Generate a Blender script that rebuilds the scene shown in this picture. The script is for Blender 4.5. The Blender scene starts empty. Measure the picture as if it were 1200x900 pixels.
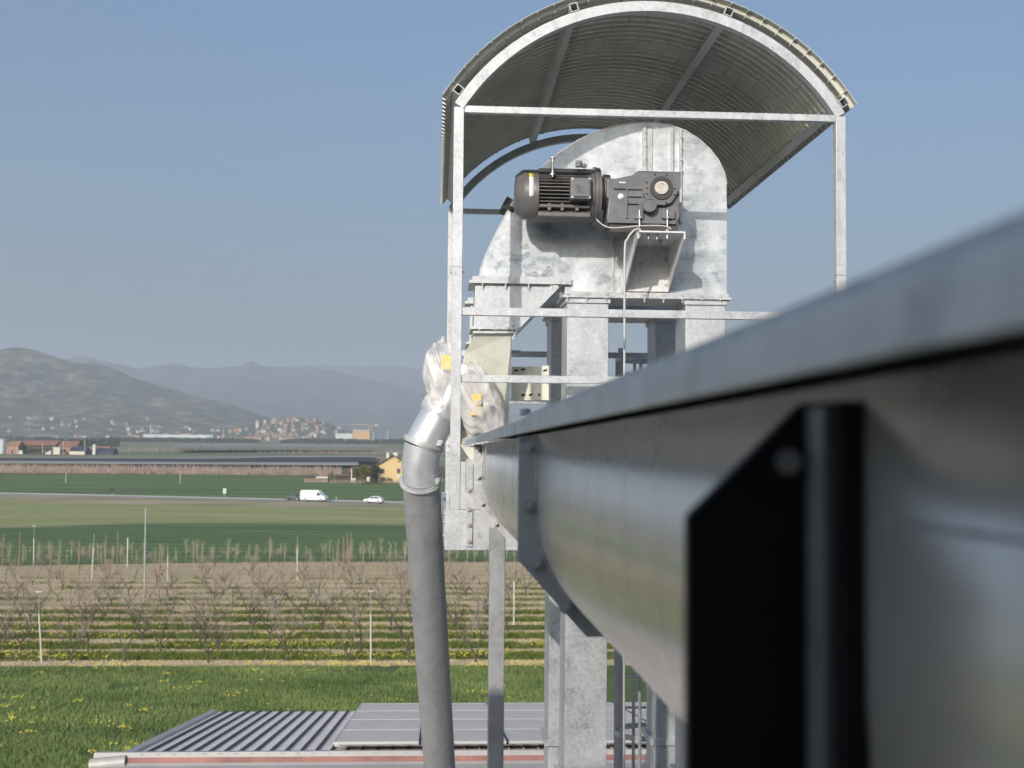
import bpy, math, random
import numpy as np
from mathutils import Vector, Matrix
from math import sin, cos, tan, pi, radians, sqrt, atan2, hypot

random.seed(7)
RNG = np.random.default_rng(11)
scene = bpy.context.scene
COL = scene.collection

# ------------------------------------------------------------------ camera
F = 1450.0                      # focal length in pixels of the 1200 px wide photograph
CAMZ = 13.0                     # the camera stands 13 m above the fields
ROLL = radians(0.5)
def _axes(yaw, pitch):
    f = Vector((sin(yaw)*cos(pitch), cos(yaw)*cos(pitch), sin(pitch)))
    r0 = Vector((cos(yaw), -sin(yaw), 0.0))
    u0 = r0.cross(f)
    r = r0*cos(ROLL) + u0*sin(ROLL)
    u = u0*cos(ROLL) - r0*sin(ROLL)
    return f, r, u
YAW, PITCH = radians(3.53), radians(3.16)
FW, RT, UP = _axes(YAW, PITCH)
cam_d = bpy.data.cameras.new("camera")
cam = bpy.data.objects.new("camera", cam_d)
COL.objects.link(cam)
cam.matrix_world = Matrix(((RT.x, UP.x, -FW.x, 0), (RT.y, UP.y, -FW.y, 0), (RT.z, UP.z, -FW.z, CAMZ), (0, 0, 0, 1)))
cam_d.sensor_fit = 'HORIZONTAL'
cam_d.sensor_width = 36.0
cam_d.lens = 36.0*F/1200.0
cam_d.clip_start = 0.02
cam_d.clip_end = 40000
cam_d.dof.use_dof = True
cam_d.dof.focus_distance = 8.0
cam_d.dof.aperture_fstop = 5.6
scene.camera = cam

# ------------------------------------------------------------------ light
SUN_D = Vector((0.41, 1.0, -0.41)).normalized()     # direction the sunlight travels
SUN_EL = math.asin(-SUN_D.z)
world = bpy.data.worlds.new("World")
scene.world = world
world.use_nodes = True
wn = world.node_tree
for n in list(wn.nodes):
    wn.nodes.remove(n)
w_out = wn.nodes.new("ShaderNodeOutputWorld")
w_bg = wn.nodes.new("ShaderNodeBackground")
w_sky = wn.nodes.new("ShaderNodeTexSky")
w_sky.sky_type = 'NISHITA'
w_sky.sun_disc = False
w_sky.sun_elevation = SUN_EL
w_sky.sun_rotation = atan2(-SUN_D.x, -SUN_D.y)
w_sky.air_density = 1.15
w_sky.dust_density = 8.0
w_sky.ozone_density = 6.0
w_bg.inputs[1].default_value = 0.125
wn.links.new(w_sky.outputs[0], w_bg.inputs[0])
wn.links.new(w_bg.outputs[0], w_out.inputs[0])
sun_d = bpy.data.lights.new("sun", 'SUN')
sun_d.energy = 2.5
sun_d.angle = radians(0.5)
sun_d.color = (1.0, 0.93, 0.84)
sun = bpy.data.objects.new("sun", sun_d)
COL.objects.link(sun)
sun.location = (-20, -50, 60)
sun.rotation_euler = SUN_D.to_track_quat('-Z', 'Y').to_euler()
HAZE_DENSITY = 2.35e-4
vs = scene.view_settings
vs.view_transform = 'Standard'
vs.look = 'None'
vs.exposure = 0.5
vs.gamma = 1.0
vs.use_curve_mapping = False
scene.cycles.max_bounces = 6
scene.cycles.diffuse_bounces = 3
scene.cycles.glossy_bounces = 3
scene.cycles.transmission_bounces = 3
scene.cycles.volume_bounces = 1
scene.cycles.transparent_max_bounces = 12
scene.cycles.use_denoising = True
scene.cycles.sample_clamp_indirect = 6.0

# ------------------------------------------------------------------ pixel -> place helpers
def ray(px, py):
    return FW + RT*((px-600.0)/F) + UP*((450.0-py)/F)
def P(px, py, Y):
    d = ray(px, py); t = Y/d.y
    return Vector((d.x*t, Y, CAMZ + d.z*t))
def X_(px, Y, py=450): return P(px, py, Y).x
def Z_(py, Y, px=640): return P(px, py, Y).z

GK = [(-600, 0), (60, 0), (110, 0.0), (150, .12), (200, .5), (240, .95), (286, 1.7), (345, 3.6), (414, 5.5),
      (600, 9.0), (725, 10.9), (1200, 18), (2500, 33.5), (3400, 42), (9000, 80)]
_gy = np.array([k[0] for k in GK], float); _gz = np.array([k[1] for k in GK], float)
def zg(y): return float(np.interp(y, _gy, _gz))
def G(px, py):
    d = ray(px, py)
    s = d.z/d.y
    lo = 5.0
    y = 5.0
    while y < 8000:
        if CAMZ + s*y <= zg(y): break
        lo = y; y *= 1.01
    hi = y
    for _ in range(40):
        m = (lo+hi)/2
        if CAMZ + s*m <= zg(m): hi = m
        else: lo = m
    t = hi/d.y
    return Vector((d.x*t, hi, zg(hi)))

# ------------------------------------------------------------------ materials
def new_mat(name):
    m = bpy.data.materials.new(name); m.use_nodes = True
    nt = m.node_tree
    return m, nt, nt.nodes["Principled BSDF"]
def N(nt, t, **kw):
    n = nt.nodes.new(t)
    for k, v in kw.items(): setattr(n, k, v)
    return n
def L(nt, a, b): nt.links.new(a, b)
def ramp(nt, fac, stops):
    r = N(nt, "ShaderNodeValToRGB")
    e = r.color_ramp.elements
    while len(e) < len(stops): e.new(0.5)
    for i, (p, c) in enumerate(stops):
        e[i].position = p; e[i].color = (*c, 1) if len(c) == 3 else c
    L(nt, fac, r.inputs[0])
    return r.outputs[0]
def coords(nt, kind="Object", scale=(1, 1, 1), rot=(0, 0, 0)):
    tc = N(nt, "ShaderNodeTexCoord"); mp = N(nt, "ShaderNodeMapping")
    mp.inputs["Scale"].default_value = scale; mp.inputs["Rotation"].default_value = rot
    L(nt, tc.outputs[kind], mp.inputs[0])
    return mp.outputs[0]
def noise(nt, vec, scale, detail=4, rough=.55, dist=0):
    n = N(nt, "ShaderNodeTexNoise")
    n.inputs["Scale"].default_value = scale; n.inputs["Detail"].default_value = detail
    n.inputs["Roughness"].default_value = rough; n.inputs["Distortion"].default_value = dist
    L(nt, vec, n.inputs["Vector"])
    return n.outputs["Fac"]
def mixc(nt, fac, a, b, mode='MIX'):
    m = N(nt, "ShaderNodeMix", data_type='RGBA', blend_type=mode)
    if isinstance(fac, (int, float)): m.inputs[0].default_value = fac
    else: L(nt, fac, m.inputs[0])
    for i, v in ((6, a), (7, b)):
        if isinstance(v, tuple): m.inputs[i].default_value = (*v, 1) if len(v) == 3 else v
        else: L(nt, v, m.inputs[i])
    return m.outputs[2]
def bump(nt, b, h, strength=.3, dist=.01):
    n = N(nt, "ShaderNodeBump"); n.inputs["Strength"].default_value = strength; n.inputs["Distance"].default_value = dist
    L(nt, h, n.inputs["Height"]); L(nt, n.outputs[0], b.inputs["Normal"])
def plain(name, c, rough=.6, metal=0.0, var=.15, scale=6.0, bmp=0.0):
    m, nt, b = new_mat(name)
    v = coords(nt)
    f = noise(nt, v, scale, 5, .6)
    lo = tuple(x*(1-var) for x in c); hi = tuple(min(1, x*(1+var)) for x in c)
    L(nt, ramp(nt, f, [(.3, lo), (.7, hi)]), b.inputs["Base Color"])
    b.inputs["Roughness"].default_value = rough; b.inputs["Metallic"].default_value = metal
    if bmp: bump(nt, b, noise(nt, v, scale*8, 4), bmp, .004)
    return m
def galvanised(name, lo, hi, metal=.35, rough=.42, spangle=28, streak=2.2, scratch=.0):
    m, nt, b = new_mat(name)
    v = coords(nt)
    vo = N(nt, "ShaderNodeTexVoronoi"); vo.inputs["Scale"].default_value = spangle
    vd = N(nt, "ShaderNodeVectorMath", operation='ADD')
    nz = N(nt, "ShaderNodeTexNoise"); nz.inputs["Scale"].default_value = 9; L(nt, v, nz.inputs["Vector"])
    sc = N(nt, "ShaderNodeVectorMath", operation='SCALE'); sc.inputs[3].default_value = .12
    L(nt, nz.outputs["Color"], sc.inputs[0]); L(nt, v, vd.inputs[0]); L(nt, sc.outputs[0], vd.inputs[1])
    L(nt, vd.outputs[0], vo.inputs["Vector"])
    sp = N(nt, "ShaderNodeSeparateColor"); L(nt, vo.outputs["Color"], sp.inputs[0])
    big = noise(nt, coords(nt, scale=(1, 1, .55), rot=(0, .6, 0)), streak, 6, .62, 1.3)
    fine = noise(nt, v, 60, 3, .6)
    a = N(nt, "ShaderNodeMath", operation='MULTIPLY_ADD'); L(nt, sp.outputs[0], a.inputs[0]); a.inputs[1].default_value = .22; L(nt, big, a.inputs[2])
    a2 = N(nt, "ShaderNodeMath", operation='MULTIPLY_ADD'); L(nt, fine, a2.inputs[0]); a2.inputs[1].default_value = .22; L(nt, a.outputs[0], a2.inputs[2])
    if scratch:
        st = noise(nt, coords(nt, scale=(1.2, 1, 9), rot=(0, .75, 0)), 2.4, 6, .7, .8)
        a3 = N(nt, "ShaderNodeMath", operation='MULTIPLY_ADD'); L(nt, st, a3.inputs[0]); a3.inputs[1].default_value = scratch
        a4 = N(nt, "ShaderNodeMath", operation='SUBTRACT'); L(nt, a2.outputs[0], a4.inputs[0]); a4.inputs[1].default_value = scratch*.5
        L(nt, a4.outputs[0], a3.inputs[2]); a2 = a3
    c = ramp(nt, a2.outputs[0], [(.40, lo), (.62, tuple((a_*.45+b_*.55) for a_, b_ in zip(lo, hi))), (.95, hi)])
    # white rust blooms
    wr = noise(nt, coords(nt, scale=(3, 3, 1)), 3.0, 7, .7, 2.0)
    wr2 = ramp(nt, wr, [(.60, (0, 0, 0)), (.74, (.45, .45, .45))])
    c = mixc(nt, wr2, c, tuple(min(.82, x*1.18) for x in hi))
    L(nt, c, b.inputs["Base Color"])
    rr = N(nt, "ShaderNodeMapRange"); L(nt, a2.outputs[0], rr.inputs[0])
    rr.inputs[1].default_value = .3; rr.inputs[2].default_value = 1.0; rr.inputs[3].default_value = rough-.08; rr.inputs[4].default_value = rough+.12
    L(nt, rr.outputs[0], b.inputs["Roughness"])
    b.inputs["Metallic"].default_value = metal
    bump(nt, b, noise(nt, v, 5, 3, .5), .12, .02)
    return m

M = {}
M['galv'] = galvanised("galvanised_steel", (.25, .27, .285), (.56, .58, .60), spangle=60, streak=3.4)
M['galv_sheet'] = galvanised("galvanised_sheet", (.25, .285, .315), (.66, .69, .72), scratch=.55, metal=.42, rough=.36, spangle=18, streak=3.0)
M['galv_tube'] = galvanised("galvanised_tube", (.27, .28, .29), (.58, .59, .60), metal=.3, rough=.48, spangle=85, streak=8)
M['bracket'] = galvanised("bracket_plate", (.50, .50, .49), (.76, .76, .75), metal=.15, rough=.5, spangle=60, streak=7)
M['galv_dull'] = galvanised("dull_galvanised", (.22, .23, .24), (.40, .41, .42), metal=.35, rough=.5, spangle=40, streak=4)
M['galv_pipe'] = galvanised("pipe_steel", (.20, .205, .21), (.33, .335, .34), metal=.2, rough=.55, spangle=90, streak=6)
M['bright'] = galvanised("bright_zinc", (.52, .54, .56), (.68, .70, .72), metal=.6, rough=.36, spangle=20, streak=4)
M['bolt'] = plain("zinc_bolt", (.55, .54, .52), .35, .7, .1, 40)
M['cream'] = galvanised("yellow_passivated_zinc", (.52, .525, .44), (.74, .74, .64), metal=.15, rough=.5, spangle=30, streak=3)
M['flange_dark'] = galvanised("dark_joint_flange", (.36, .41, .45), (.52, .56, .60), metal=.3, rough=.5, spangle=30, streak=6)
M['plate_in_shade'] = plain("plate_shade_black", (.006, .006, .007), .7, 0, .3, 12)  # black base colour stands for the shade on the near bracket
M['cast'] = plain("dark_grey_machine_paint", (.15, .15, .158), .42, .1, .18, 14, .05)
M['cast_warm'] = plain("motor_grey_paint", (.14, .132, .13), .42, .1, .2, 14, .05)
M['cast_fin'] = plain("motor_fin_paint", (.05, .047, .047), .5, .1, .2, 14)
M['shaft'] = plain("machined_shaft", (.62, .56, .50), .35, .6, .12, 30)
M['rubber'] = plain("black_rubber", (.02, .02, .022), .7, 0, .2, 20)
M['label'] = plain("label_white", (.75, .76, .76), .5, 0, .05, 10)
M['label_green'] = plain("label_lime", (.55, .58, .10), .5, 0, .05, 10)
M['cable'] = plain("pale_cable", (.52, .51, .48), .6, 0, .1, 30)
M['canopy'] = plain("olive_grey_coated_sheet", (.55, .545, .475), .5, .05, .1, 3)
M['canopy_top'] = plain("canopy_edge", (.40, .38, .33), .5, .1, .1, 3)
M['purlin'] = galvanised("purlin_steel", (.42, .43, .42), (.56, .57, .55), metal=.3, rough=.5, spangle=40, streak=6)
M['bldg'] = plain("unseen_building_dark", (.022, .021, .02), .8, 0, .25, 2)

def wrap_mat():
    m, nt, b = new_mat("polythene_wrap")
    v = coords(nt)
    f = noise(nt, v, 9, 6, .6, 1.5)
    L(nt, ramp(nt, f, [(.3, (.72, .68, .66)), (.7, (.92, .90, .88))]), b.inputs["Base Color"])
    b.inputs["Roughness"].default_value = .22
    # creases: bright ridged lines that are denser than the film between them
    n1 = noise(nt, v, 3.2, 2, .45, 1.2)
    ab = N(nt, "ShaderNodeMath", operation='SUBTRACT'); L(nt, n1, ab.inputs[0]); ab.inputs[1].default_value = .5
    ab2 = N(nt, "ShaderNodeMath", operation='ABSOLUTE'); L(nt, ab.outputs[0], ab2.inputs[0])
    cr = N(nt, "ShaderNodeMapRange"); L(nt, ab2.outputs[0], cr.inputs[0])
    cr.inputs[1].default_value = 0; cr.inputs[2].default_value = .16; cr.inputs[3].default_value = .66; cr.inputs[4].default_value = .20
    L(nt, cr.outputs[0], b.inputs["Alpha"])
    bump(nt, b, n1, .5, .03)
    return m
M['wrap'] = wrap_mat()
M['yellow'] = plain("actuator_yellow", (.74, .55, .20), .5, 0, .1, 10)
M['act_grey'] = plain("actuator_grey", (.45, .44, .43), .5, .2, .1, 10)

def trough_mat():
    m, nt, b = new_mat("trough_sheet")
    v = coords(nt, scale=(14, 14, 1.3))
    f = noise(nt, v, 1.6, 5, .55, .3)
    f2 = noise(nt, coords(nt), 3, 5, .6, 1)
    a = N(nt, "ShaderNodeMath", operation='MULTIPLY_ADD'); L(nt, f2, a.inputs[0]); a.inputs[1].default_value = .6; L(nt, f, a.inputs[2])
    L(nt, ramp(nt, a.outputs[0], [(.45, (.68, .64, .57)), (.8, (.76, .71, .64)), (1.15, (.81, .77, .70))]), b.inputs["Base Color"])
    b.inputs["Metallic"].default_value = .55
    mr = N(nt, "ShaderNodeMapRange"); L(nt, a.outputs[0], mr.inputs[0])
    mr.inputs[1].default_value = .5; mr.inputs[2].default_value = 1.1; mr.inputs[3].default_value = .29; mr.inputs[4].default_value = .21
    L(nt, mr.outputs[0], b.inputs["Roughness"])
    bump(nt, b, noise(nt, coords(nt, scale=(1, 1, .6)), 1.6, 2, .5, .4), .05, .05)
    return m
M['trough'] = trough_mat()

# ------------------------------------------------------------------ mesh builder
class MB:
    def __init__(s): s.v = []; s.f = []; s.sm = []; s.marks = []; s.lock = False
    def next(s): s.marks.append((len(s.v), len(s.f)))
    def quad_add(s, vs, fs, smooth=False):
        if not s.lock: s.next()
        o = len(s.v); s.v += [tuple(v) for v in vs]
        for f in fs: s.f.append(tuple(i+o for i in f)); s.sm.append(smooth)
    def box(s, x0, x1, y0, y1, z0, z1):
        vs = [(x, y, z) for z in (z0, z1) for y in (y0, y1) for x in (x0, x1)]
        s.quad_add(vs, [(0, 2, 3, 1), (4, 5, 7, 6), (0, 1, 5, 4), (2, 6, 7, 3), (0, 4, 6, 2), (1, 3, 7, 5)]); return s
    def obox(s, c, ax, ay, az, hx, hy, hz):
        c = Vector(c); ax = Vector(ax).normalized(); ay = Vector(ay).normalized(); az = Vector(az).normalized()
        vs = [c+ax*(i*hx)+ay*(j*hy)+az*(k*hz) for k in (-1, 1) for j in (-1, 1) for i in (-1, 1)]
        s.quad_add(vs, [(0, 2, 3, 1), (4, 5, 7, 6), (0, 1, 5, 4), (2, 6, 7, 3), (0, 4, 6, 2), (1, 3, 7, 5)]); return s
    def bar(s, p, q, w, h, up=(0, 0, 1)):
        p = Vector(p); q = Vector(q); d = (q-p); l = d.length; d.normalize()
        up = Vector(up)
        if abs(d.dot(up)) > .95: up = Vector((0, 1, 0))
        a = d.cross(up).normalized(); b = a.cross(d)
        return s.obox((p+q)/2, a, d, b, w/2, l/2, h/2)
    def tube(s, pts, rad, n=12, cap=True, smooth=True):
        if not s.lock: s.next()
        pts = [Vector(p) for p in pts]
        rads = rad if isinstance(rad, (list, tuple)) else [rad]*len(pts)
        d0 = (pts[1]-pts[0]).normalized()
        ref = Vector((0, 0, 1)) if abs(d0.z) < .9 else Vector((0, 1, 0))
        a = d0.cross(ref).normalized()
        o = len(s.v)
        for i, p in enumerate(pts):
            if i == 0: d = d0
            elif i == len(pts)-1: d = (pts[i]-pts[i-1]).normalized()
            else: d = ((pts[i+1]-pts[i]).normalized()+(pts[i]-pts[i-1]).normalized()).normalized()
            a = (a-d*a.dot(d)).normalized(); b = d.cross(a)
            for k in range(n):
                t = 2*pi*k/n
                s.v.append(tuple(p+(a*cos(t)+b*sin(t))*rads[i]))
        for i in range(len(pts)-1):
            for k in range(n):
                k2 = (k+1) % n
                s.f.append((o+i*n+k, o+i*n+k2, o+(i+1)*n+k2, o+(i+1)*n+k)); s.sm.append(smooth)
        if cap:
            s.f.append(tuple(o+k for k in reversed(range(n)))); s.sm.append(False)
            e = o+(len(pts)-1)*n
            s.f.append(tuple(e+k for k in range(n))); s.sm.append(False)
        return s
    def cyl(s, p, q, r, n=20, r2=None): return s.tube([p, q], [r, r if r2 is None else r2], n)
    def ring(s, p, q, r0, r1, n=24):
        # annular band between p and q, inner r0, outer r1
        if not s.lock: s.next()
        p = Vector(p); q = Vector(q); d = (q-p).normalized()
        ref = Vector((0, 0, 1)) if abs(d.z) < .9 else Vector((0, 1, 0))
        a = d.cross(ref).normalized(); b = d.cross(a)
        o = len(s.v)
        for c, r in ((p, r0), (p, r1), (q, r1), (q, r0)):
            for k in range(n):
                t = 2*pi*k/n; s.v.append(tuple(c+(a*cos(t)+b*sin(t))*r))
        for j in range(4):
            j2 = (j+1) % 4
            for k in range(n):
                k2 = (k+1) % n
                s.f.append((o+j*n+k, o+j*n+k2, o+j2*n+k2, o+j2*n+k)); s.sm.append(j % 2 == 1)
        return s
    def prism_y(s, poly, y0, y1):
        # poly: (x, z) outline, extruded from y0 (front) to y1
        if not s.lock: s.next()
        n = len(poly); o = len(s.v)
        s.v += [(x, y0, z) for x, z in poly] + [(x, y1, z) for x, z in poly]
        s.f.append(tuple(o+i for i in range(n))); s.sm.append(False)
        s.f.append(tuple(o+n+i for i in reversed(range(n)))); s.sm.append(False)
        for i in range(n):
            j = (i+1) % n
            s.f.append((o+i, o+n+i, o+n+j, o+j)); s.sm.append(False)
        return s
    def prism_x(s, poly, x0, x1):
        if not s.lock: s.next()
        n = len(poly); o = len(s.v)
        s.v += [(x0, y, z) for y, z in poly] + [(x1, y, z) for y, z in poly]
        s.f.append(tuple(o+i for i in range(n))); s.sm.append(False)
        s.f.append(tuple(o+n+i for i in reversed(range(n)))); s.sm.append(False)
        for i in range(n):
            j = (i+1) % n
            s.f.append((o+i, o+n+i, o+n+j, o+j)); s.sm.append(False)
        return s
    def hexbolt(s, p, d, r=.011, h=.009, washer=True, tail=0.0):
        p = Vector(p); d = Vector(d).normalized()
        lk = s.lock
        if not lk: s.next()
        s.lock = True
        if washer: s.tube([p, p+d*.003], r*1.45, 14, True, False)
        s.tube([p+d*.003, p+d*(.003+h)], r, 6, True, False)
        if tail: s.tube([p+d*(.003+h), p+d*(.003+h+tail)], r*.5, 8, True, False)
        s.lock = lk
        return s
    def build_each(s, name, mat, parent, **kw):
        # every piece (primitive or whole bolt) becomes an object of its own
        ms = s.marks+[(len(s.v), len(s.f))]
        out = []
        for (v0, f0), (v1, f1) in zip(ms[:-1], ms[1:]):
            if f1 == f0: continue
            m = MB(); m.v = s.v[v0:v1]; m.f = [tuple(i-v0 for i in f) for f in s.f[f0:f1]]; m.sm = s.sm[f0:f1]
            out.append(m.build(name, mat, parent, **kw))
        return out
    def build(s, name, mat, parent=None, bevel=0.0, solid=0.0):
        me = bpy.data.meshes.new(name)
        off = WLOC.get(parent.name, Vector((0, 0, 0))) if parent else Vector((0, 0, 0))
        me.from_pydata([(v[0]-off.x, v[1]-off.y, v[2]-off.z) for v in s.v], [], s.f)
        me.polygons.foreach_set("use_smooth", s.sm)
        fix_normals(me)
        for m in (mat if isinstance(mat, list) else [mat]): me.materials.append(m)
        o = bpy.data.objects.new(name, me); COL.objects.link(o)
        if parent:
            o.parent = parent; WLOC[o.name] = off
        else: WLOC[o.name] = Vector((0, 0, 0))
        if bevel:
            b = o.modifiers.new("bevel", 'BEVEL'); b.width = bevel; b.segments = 2; b.limit_method = 'ANGLE'; b.angle_limit = radians(40)
        if solid:
            sd = o.modifiers.new("solid", 'SOLIDIFY'); sd.thickness = solid; sd.offset = 0
        return o
import bmesh
def fix_normals(me):
    if len(me.polygons) > 60000: return
    bm = bmesh.new(); bm.from_mesh(me)
    bmesh.ops.recalc_face_normals(bm, faces=bm.faces)
    for e in bm.edges:
        sm = [f.smooth for f in e.link_faces]
        if len(sm) == 2 and not all(sm): e.smooth = False
    bm.to_mesh(me); bm.free()
WLOC = {}
def np_mesh(name, verts, faces, mat, smooth=False, parent=None, mat_idx=None):
    """fast mesh from numpy: verts (n,3), faces (m,k)"""
    me = bpy.data.meshes.new(name)
    k = faces.shape[1]; m = faces.shape[0]
    me.vertices.add(len(verts)); me.vertices.foreach_set("co", np.ascontiguousarray(verts, dtype=np.float32).ravel())
    me.loops.add(m*k); me.loops.foreach_set("vertex_index", np.ascontiguousarray(faces, dtype=np.int32).ravel())
    me.polygons.add(m); me.polygons.foreach_set("loop_start", np.arange(0, m*k, k, dtype=np.int32))
    me.polygons.foreach_set("use_smooth", np.full(m, smooth, dtype=bool))
    for mm in (mat if isinstance(mat, list) else [mat]): me.materials.append(mm)
    if mat_idx is not None: me.polygons.foreach_set("material_index", mat_idx.astype(np.int32))
    me.update(calc_edges=True); me.validate()
    o = bpy.data.objects.new(name, me); COL.objects.link(o); o.parent = parent
    WLOC[o.name] = Vector((0, 0, 0))
    return o
def tag(o, label, cat, group=None, kind=None):
    if label: o["label"] = label
    if cat: o["category"] = cat
    if group: o["group"] = group
    if kind: o["kind"] = kind
    return o
def thing(name, label, cat, loc=(0, 0, 0), group=None):
    o = bpy.data.objects.new(name, None); COL.objects.link(o)
    o.location = loc; o.empty_display_size = .2
    WLOC[o.name] = Vector(loc)
    return tag(o, label, cat, group)
def struct(o, label=None):
    o["kind"] = 'structure'
    return o
def dup(root, loc=None, rotz=None, scale=None, label=None):
    c = root.copy(); COL.objects.link(c)
    if loc is not None: c.location = loc
    if rotz is not None: c.rotation_euler = (0, 0, rotz)
    if scale is not None: c.scale = (scale,)*3 if isinstance(scale, (int, float)) else scale
    if label: c["label"] = label
    for ch in list(root.children):
        d = ch.copy(); COL.objects.link(d); d.parent = c
        for g in list(ch.children):
            e = g.copy(); COL.objects.link(e); e.parent = d
    return c

# ================================================================== THE SETTING: ground and fields
def ground_mat(name, stops, scale=.25, rough=.95, fine=None, bmp=.5, bscale=3.0, stretch=(1, 1, 1), lines=None):
    m, nt, b = new_mat(name)
    v = coords(nt, scale=stretch)
    f = noise(nt, v, scale, 8, .62, .4)
    c = ramp(nt, f, stops)
    if fine:
        f2 = noise(nt, v, fine[0], 4, .6)
        c = mixc(nt, ramp(nt, f2, [(.4, (0, 0, 0)), (.65, (fine[2],)*3)]), c, fine[1])
    if lines:
        for per, wid, amt, ang_ in lines:
            w = N(nt, "ShaderNodeTexWave", wave_type='BANDS', bands_direction='Y')
            w.inputs["Scale"].default_value = .31/per*1.0; w.inputs["Distortion"].default_value = 1.2; w.inputs["Detail"].default_value = 3; w.inputs["Detail Scale"].default_value = .4
            L(nt, coords(nt, scale=(.3, 1, 1), rot=(0, 0, ang_)), w.inputs["Vector"])
            c = mixc(nt, ramp(nt, w.outputs["Fac"], [(1-wid, (0, 0, 0)), (1-wid*.5, (amt,)*3)]), c, tuple(x*.45 for x in stops[0][1]))
    L(nt, c, b.inputs["Base Color"])
    b.inputs["Roughness"].default_value = rough
    b.inputs["Specular IOR Level"].default_value = .15
    if bmp: bump(nt, b, noise(nt, v, bscale, 6, .7), bmp, .15)
    return m
M['plain'] = ground_mat("plain_fields", [(.36, (.13, .19, .08)), (.48, (.20, .20, .12)), (.6, (.30, .265, .19))], .012, stretch=(.12, 1, 1), bmp=0)
M['meadow'] = ground_mat("meadow_soil", [(.3, (.07, .11, .03)), (.7, (.13, .17, .06))], .35, fine=(2.5, (.09, .12, .04), .6))
M['orchard'] = ground_mat("orchard_dry_grass", [(.3, (.48, .365, .21)), (.7, (.62, .49, .30))], .5, fine=(3., (.22, .21, .12), .4))
M['alley'] = ground_mat("orchard_green_alley", [(.3, (.07, .095, .025)), (.7, (.13, .145, .04))], .7, fine=(1.5, (.25, .22, .03), .6))
M['alley_far'] = ground_mat("orchard_far_alley", [(.3, (.36, .31, .17)), (.7, (.48, .41, .25))], .7)
M['crop'] = ground_mat("dark_green_crop", [(.3, (.115, .185, .068)), (.7, (.15, .225, .088))], .03, fine=(.35, (.06, .105, .04), .8), stretch=(.06, 1, 1), lines=[(6.0, .35, .35, .004)])
M['stubble'] = ground_mat("pale_grass_field", [(.3, (.28, .295, .12)), (.7, (.36, .36, .17))], .09, fine=(.3, (.22, .25, .09), .8), stretch=(.12, 1, 1))
M['verge'] = ground_mat("verge_earth", [(.3, (.20, .21, .09)), (.5, (.32, .28, .17)), (.75, (.46, .39, .28))], .09, stretch=(.4, 1, 1))
M['wheat'] = ground_mat("wheat_field", [(.3, (.125, .19, .068)), (.7, (.16, .23, .086))], .03, fine=(.2, (.07, .115, .05), .7), stretch=(.1, 1, 1), lines=[(14.0, .3, .35, .05)])
M['asphalt'] = ground_mat("road_asphalt", [(.3, (.29, .28, .265)), (.7, (.35, .34, .32))], .5, bmp=0)
M['roadline'] = plain("road_line_paint", (.70, .66, .56), .7, 0, .05, 1)
M['path'] = ground_mat("dirt_path", [(.3, (.20, .19, .11)), (.7, (.27, .25, .15))], .3, bmp=0)
M['brownfield'] = ground_mat("brown_orchard_floor", [(.3, (.10, .085, .05)), (.7, (.15, .12, .08))], .1, bmp=0)

def sheet(name, xs, ys, mat, off=0.0, zfun=None):
    xs = np.asarray(xs, float); ys = np.asarray(ys, float)
    XX, YY = np.meshgrid(xs, ys)
    ZZ = np.interp(YY, _gy, _gz)+off
    v = np.stack([XX.ravel(), YY.ravel(), ZZ.ravel()], 1)
    nx, ny = len(xs), len(ys)
    i = np.arange((nx-1)*(ny-1)); r = i//(nx-1); c = i % (nx-1)
    a = r*nx+c
    f = np.stack([a, a+1, a+1+nx, a+nx], 1)
    return struct(np_mesh(name, v, f, mat))
ys_all = sorted(set([k[0] for k in GK]) | set(range(-600, 0, 100)) | set(range(0, 420, 5)) | set(range(420, 2500, 40)) | set(range(2500, 9000, 250)))
sheet("ground", np.linspace(-5200, 5200, 41), ys_all, M['plain'], -.06)

def band(name, lower, upper, mat, off, cols=60, rows=14, px0=-900, px1=1700):
    """a strip of land between two border lines, each a list of (px, py) found on the ground"""
    lo = sorted(lower); up = sorted(upper)
    pxs = np.linspace(px0, px1, cols)
    A = [G(p, float(np.interp(p, [a[0] for a in lo], [a[1] for a in lo]) if lo[0][0] <= p <= lo[-1][0] else ext(lo, p))) for p in pxs]
    B = [G(p, float(np.interp(p, [a[0] for a in up], [a[1] for a in up]) if up[0][0] <= p <= up[-1][0] else ext(up, p))) for p in pxs]
    v = []; f = []
    for r in range(rows+1):
        t = r/rows
        for a, b in zip(A, B):
            x = a.x+(b.x-a.x)*t; y = a.y+(b.y-a.y)*t
            v.append((x, y, zg(y)+off))
    for r in range(rows):
        for c in range(cols-1):
            i = r*cols+c
            f.append((i, i+1, i+1+cols, i+cols))
    return struct(np_mesh(name, np.array(v), np.array(f), mat))
def ext(l, p):
    (x0, y0), (x1, y1) = (l[0], l[-1])
    s = tan(ROLL)
    return y0+(p-x0)*s if p < x0 else y1+(p-x1)*s

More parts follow.
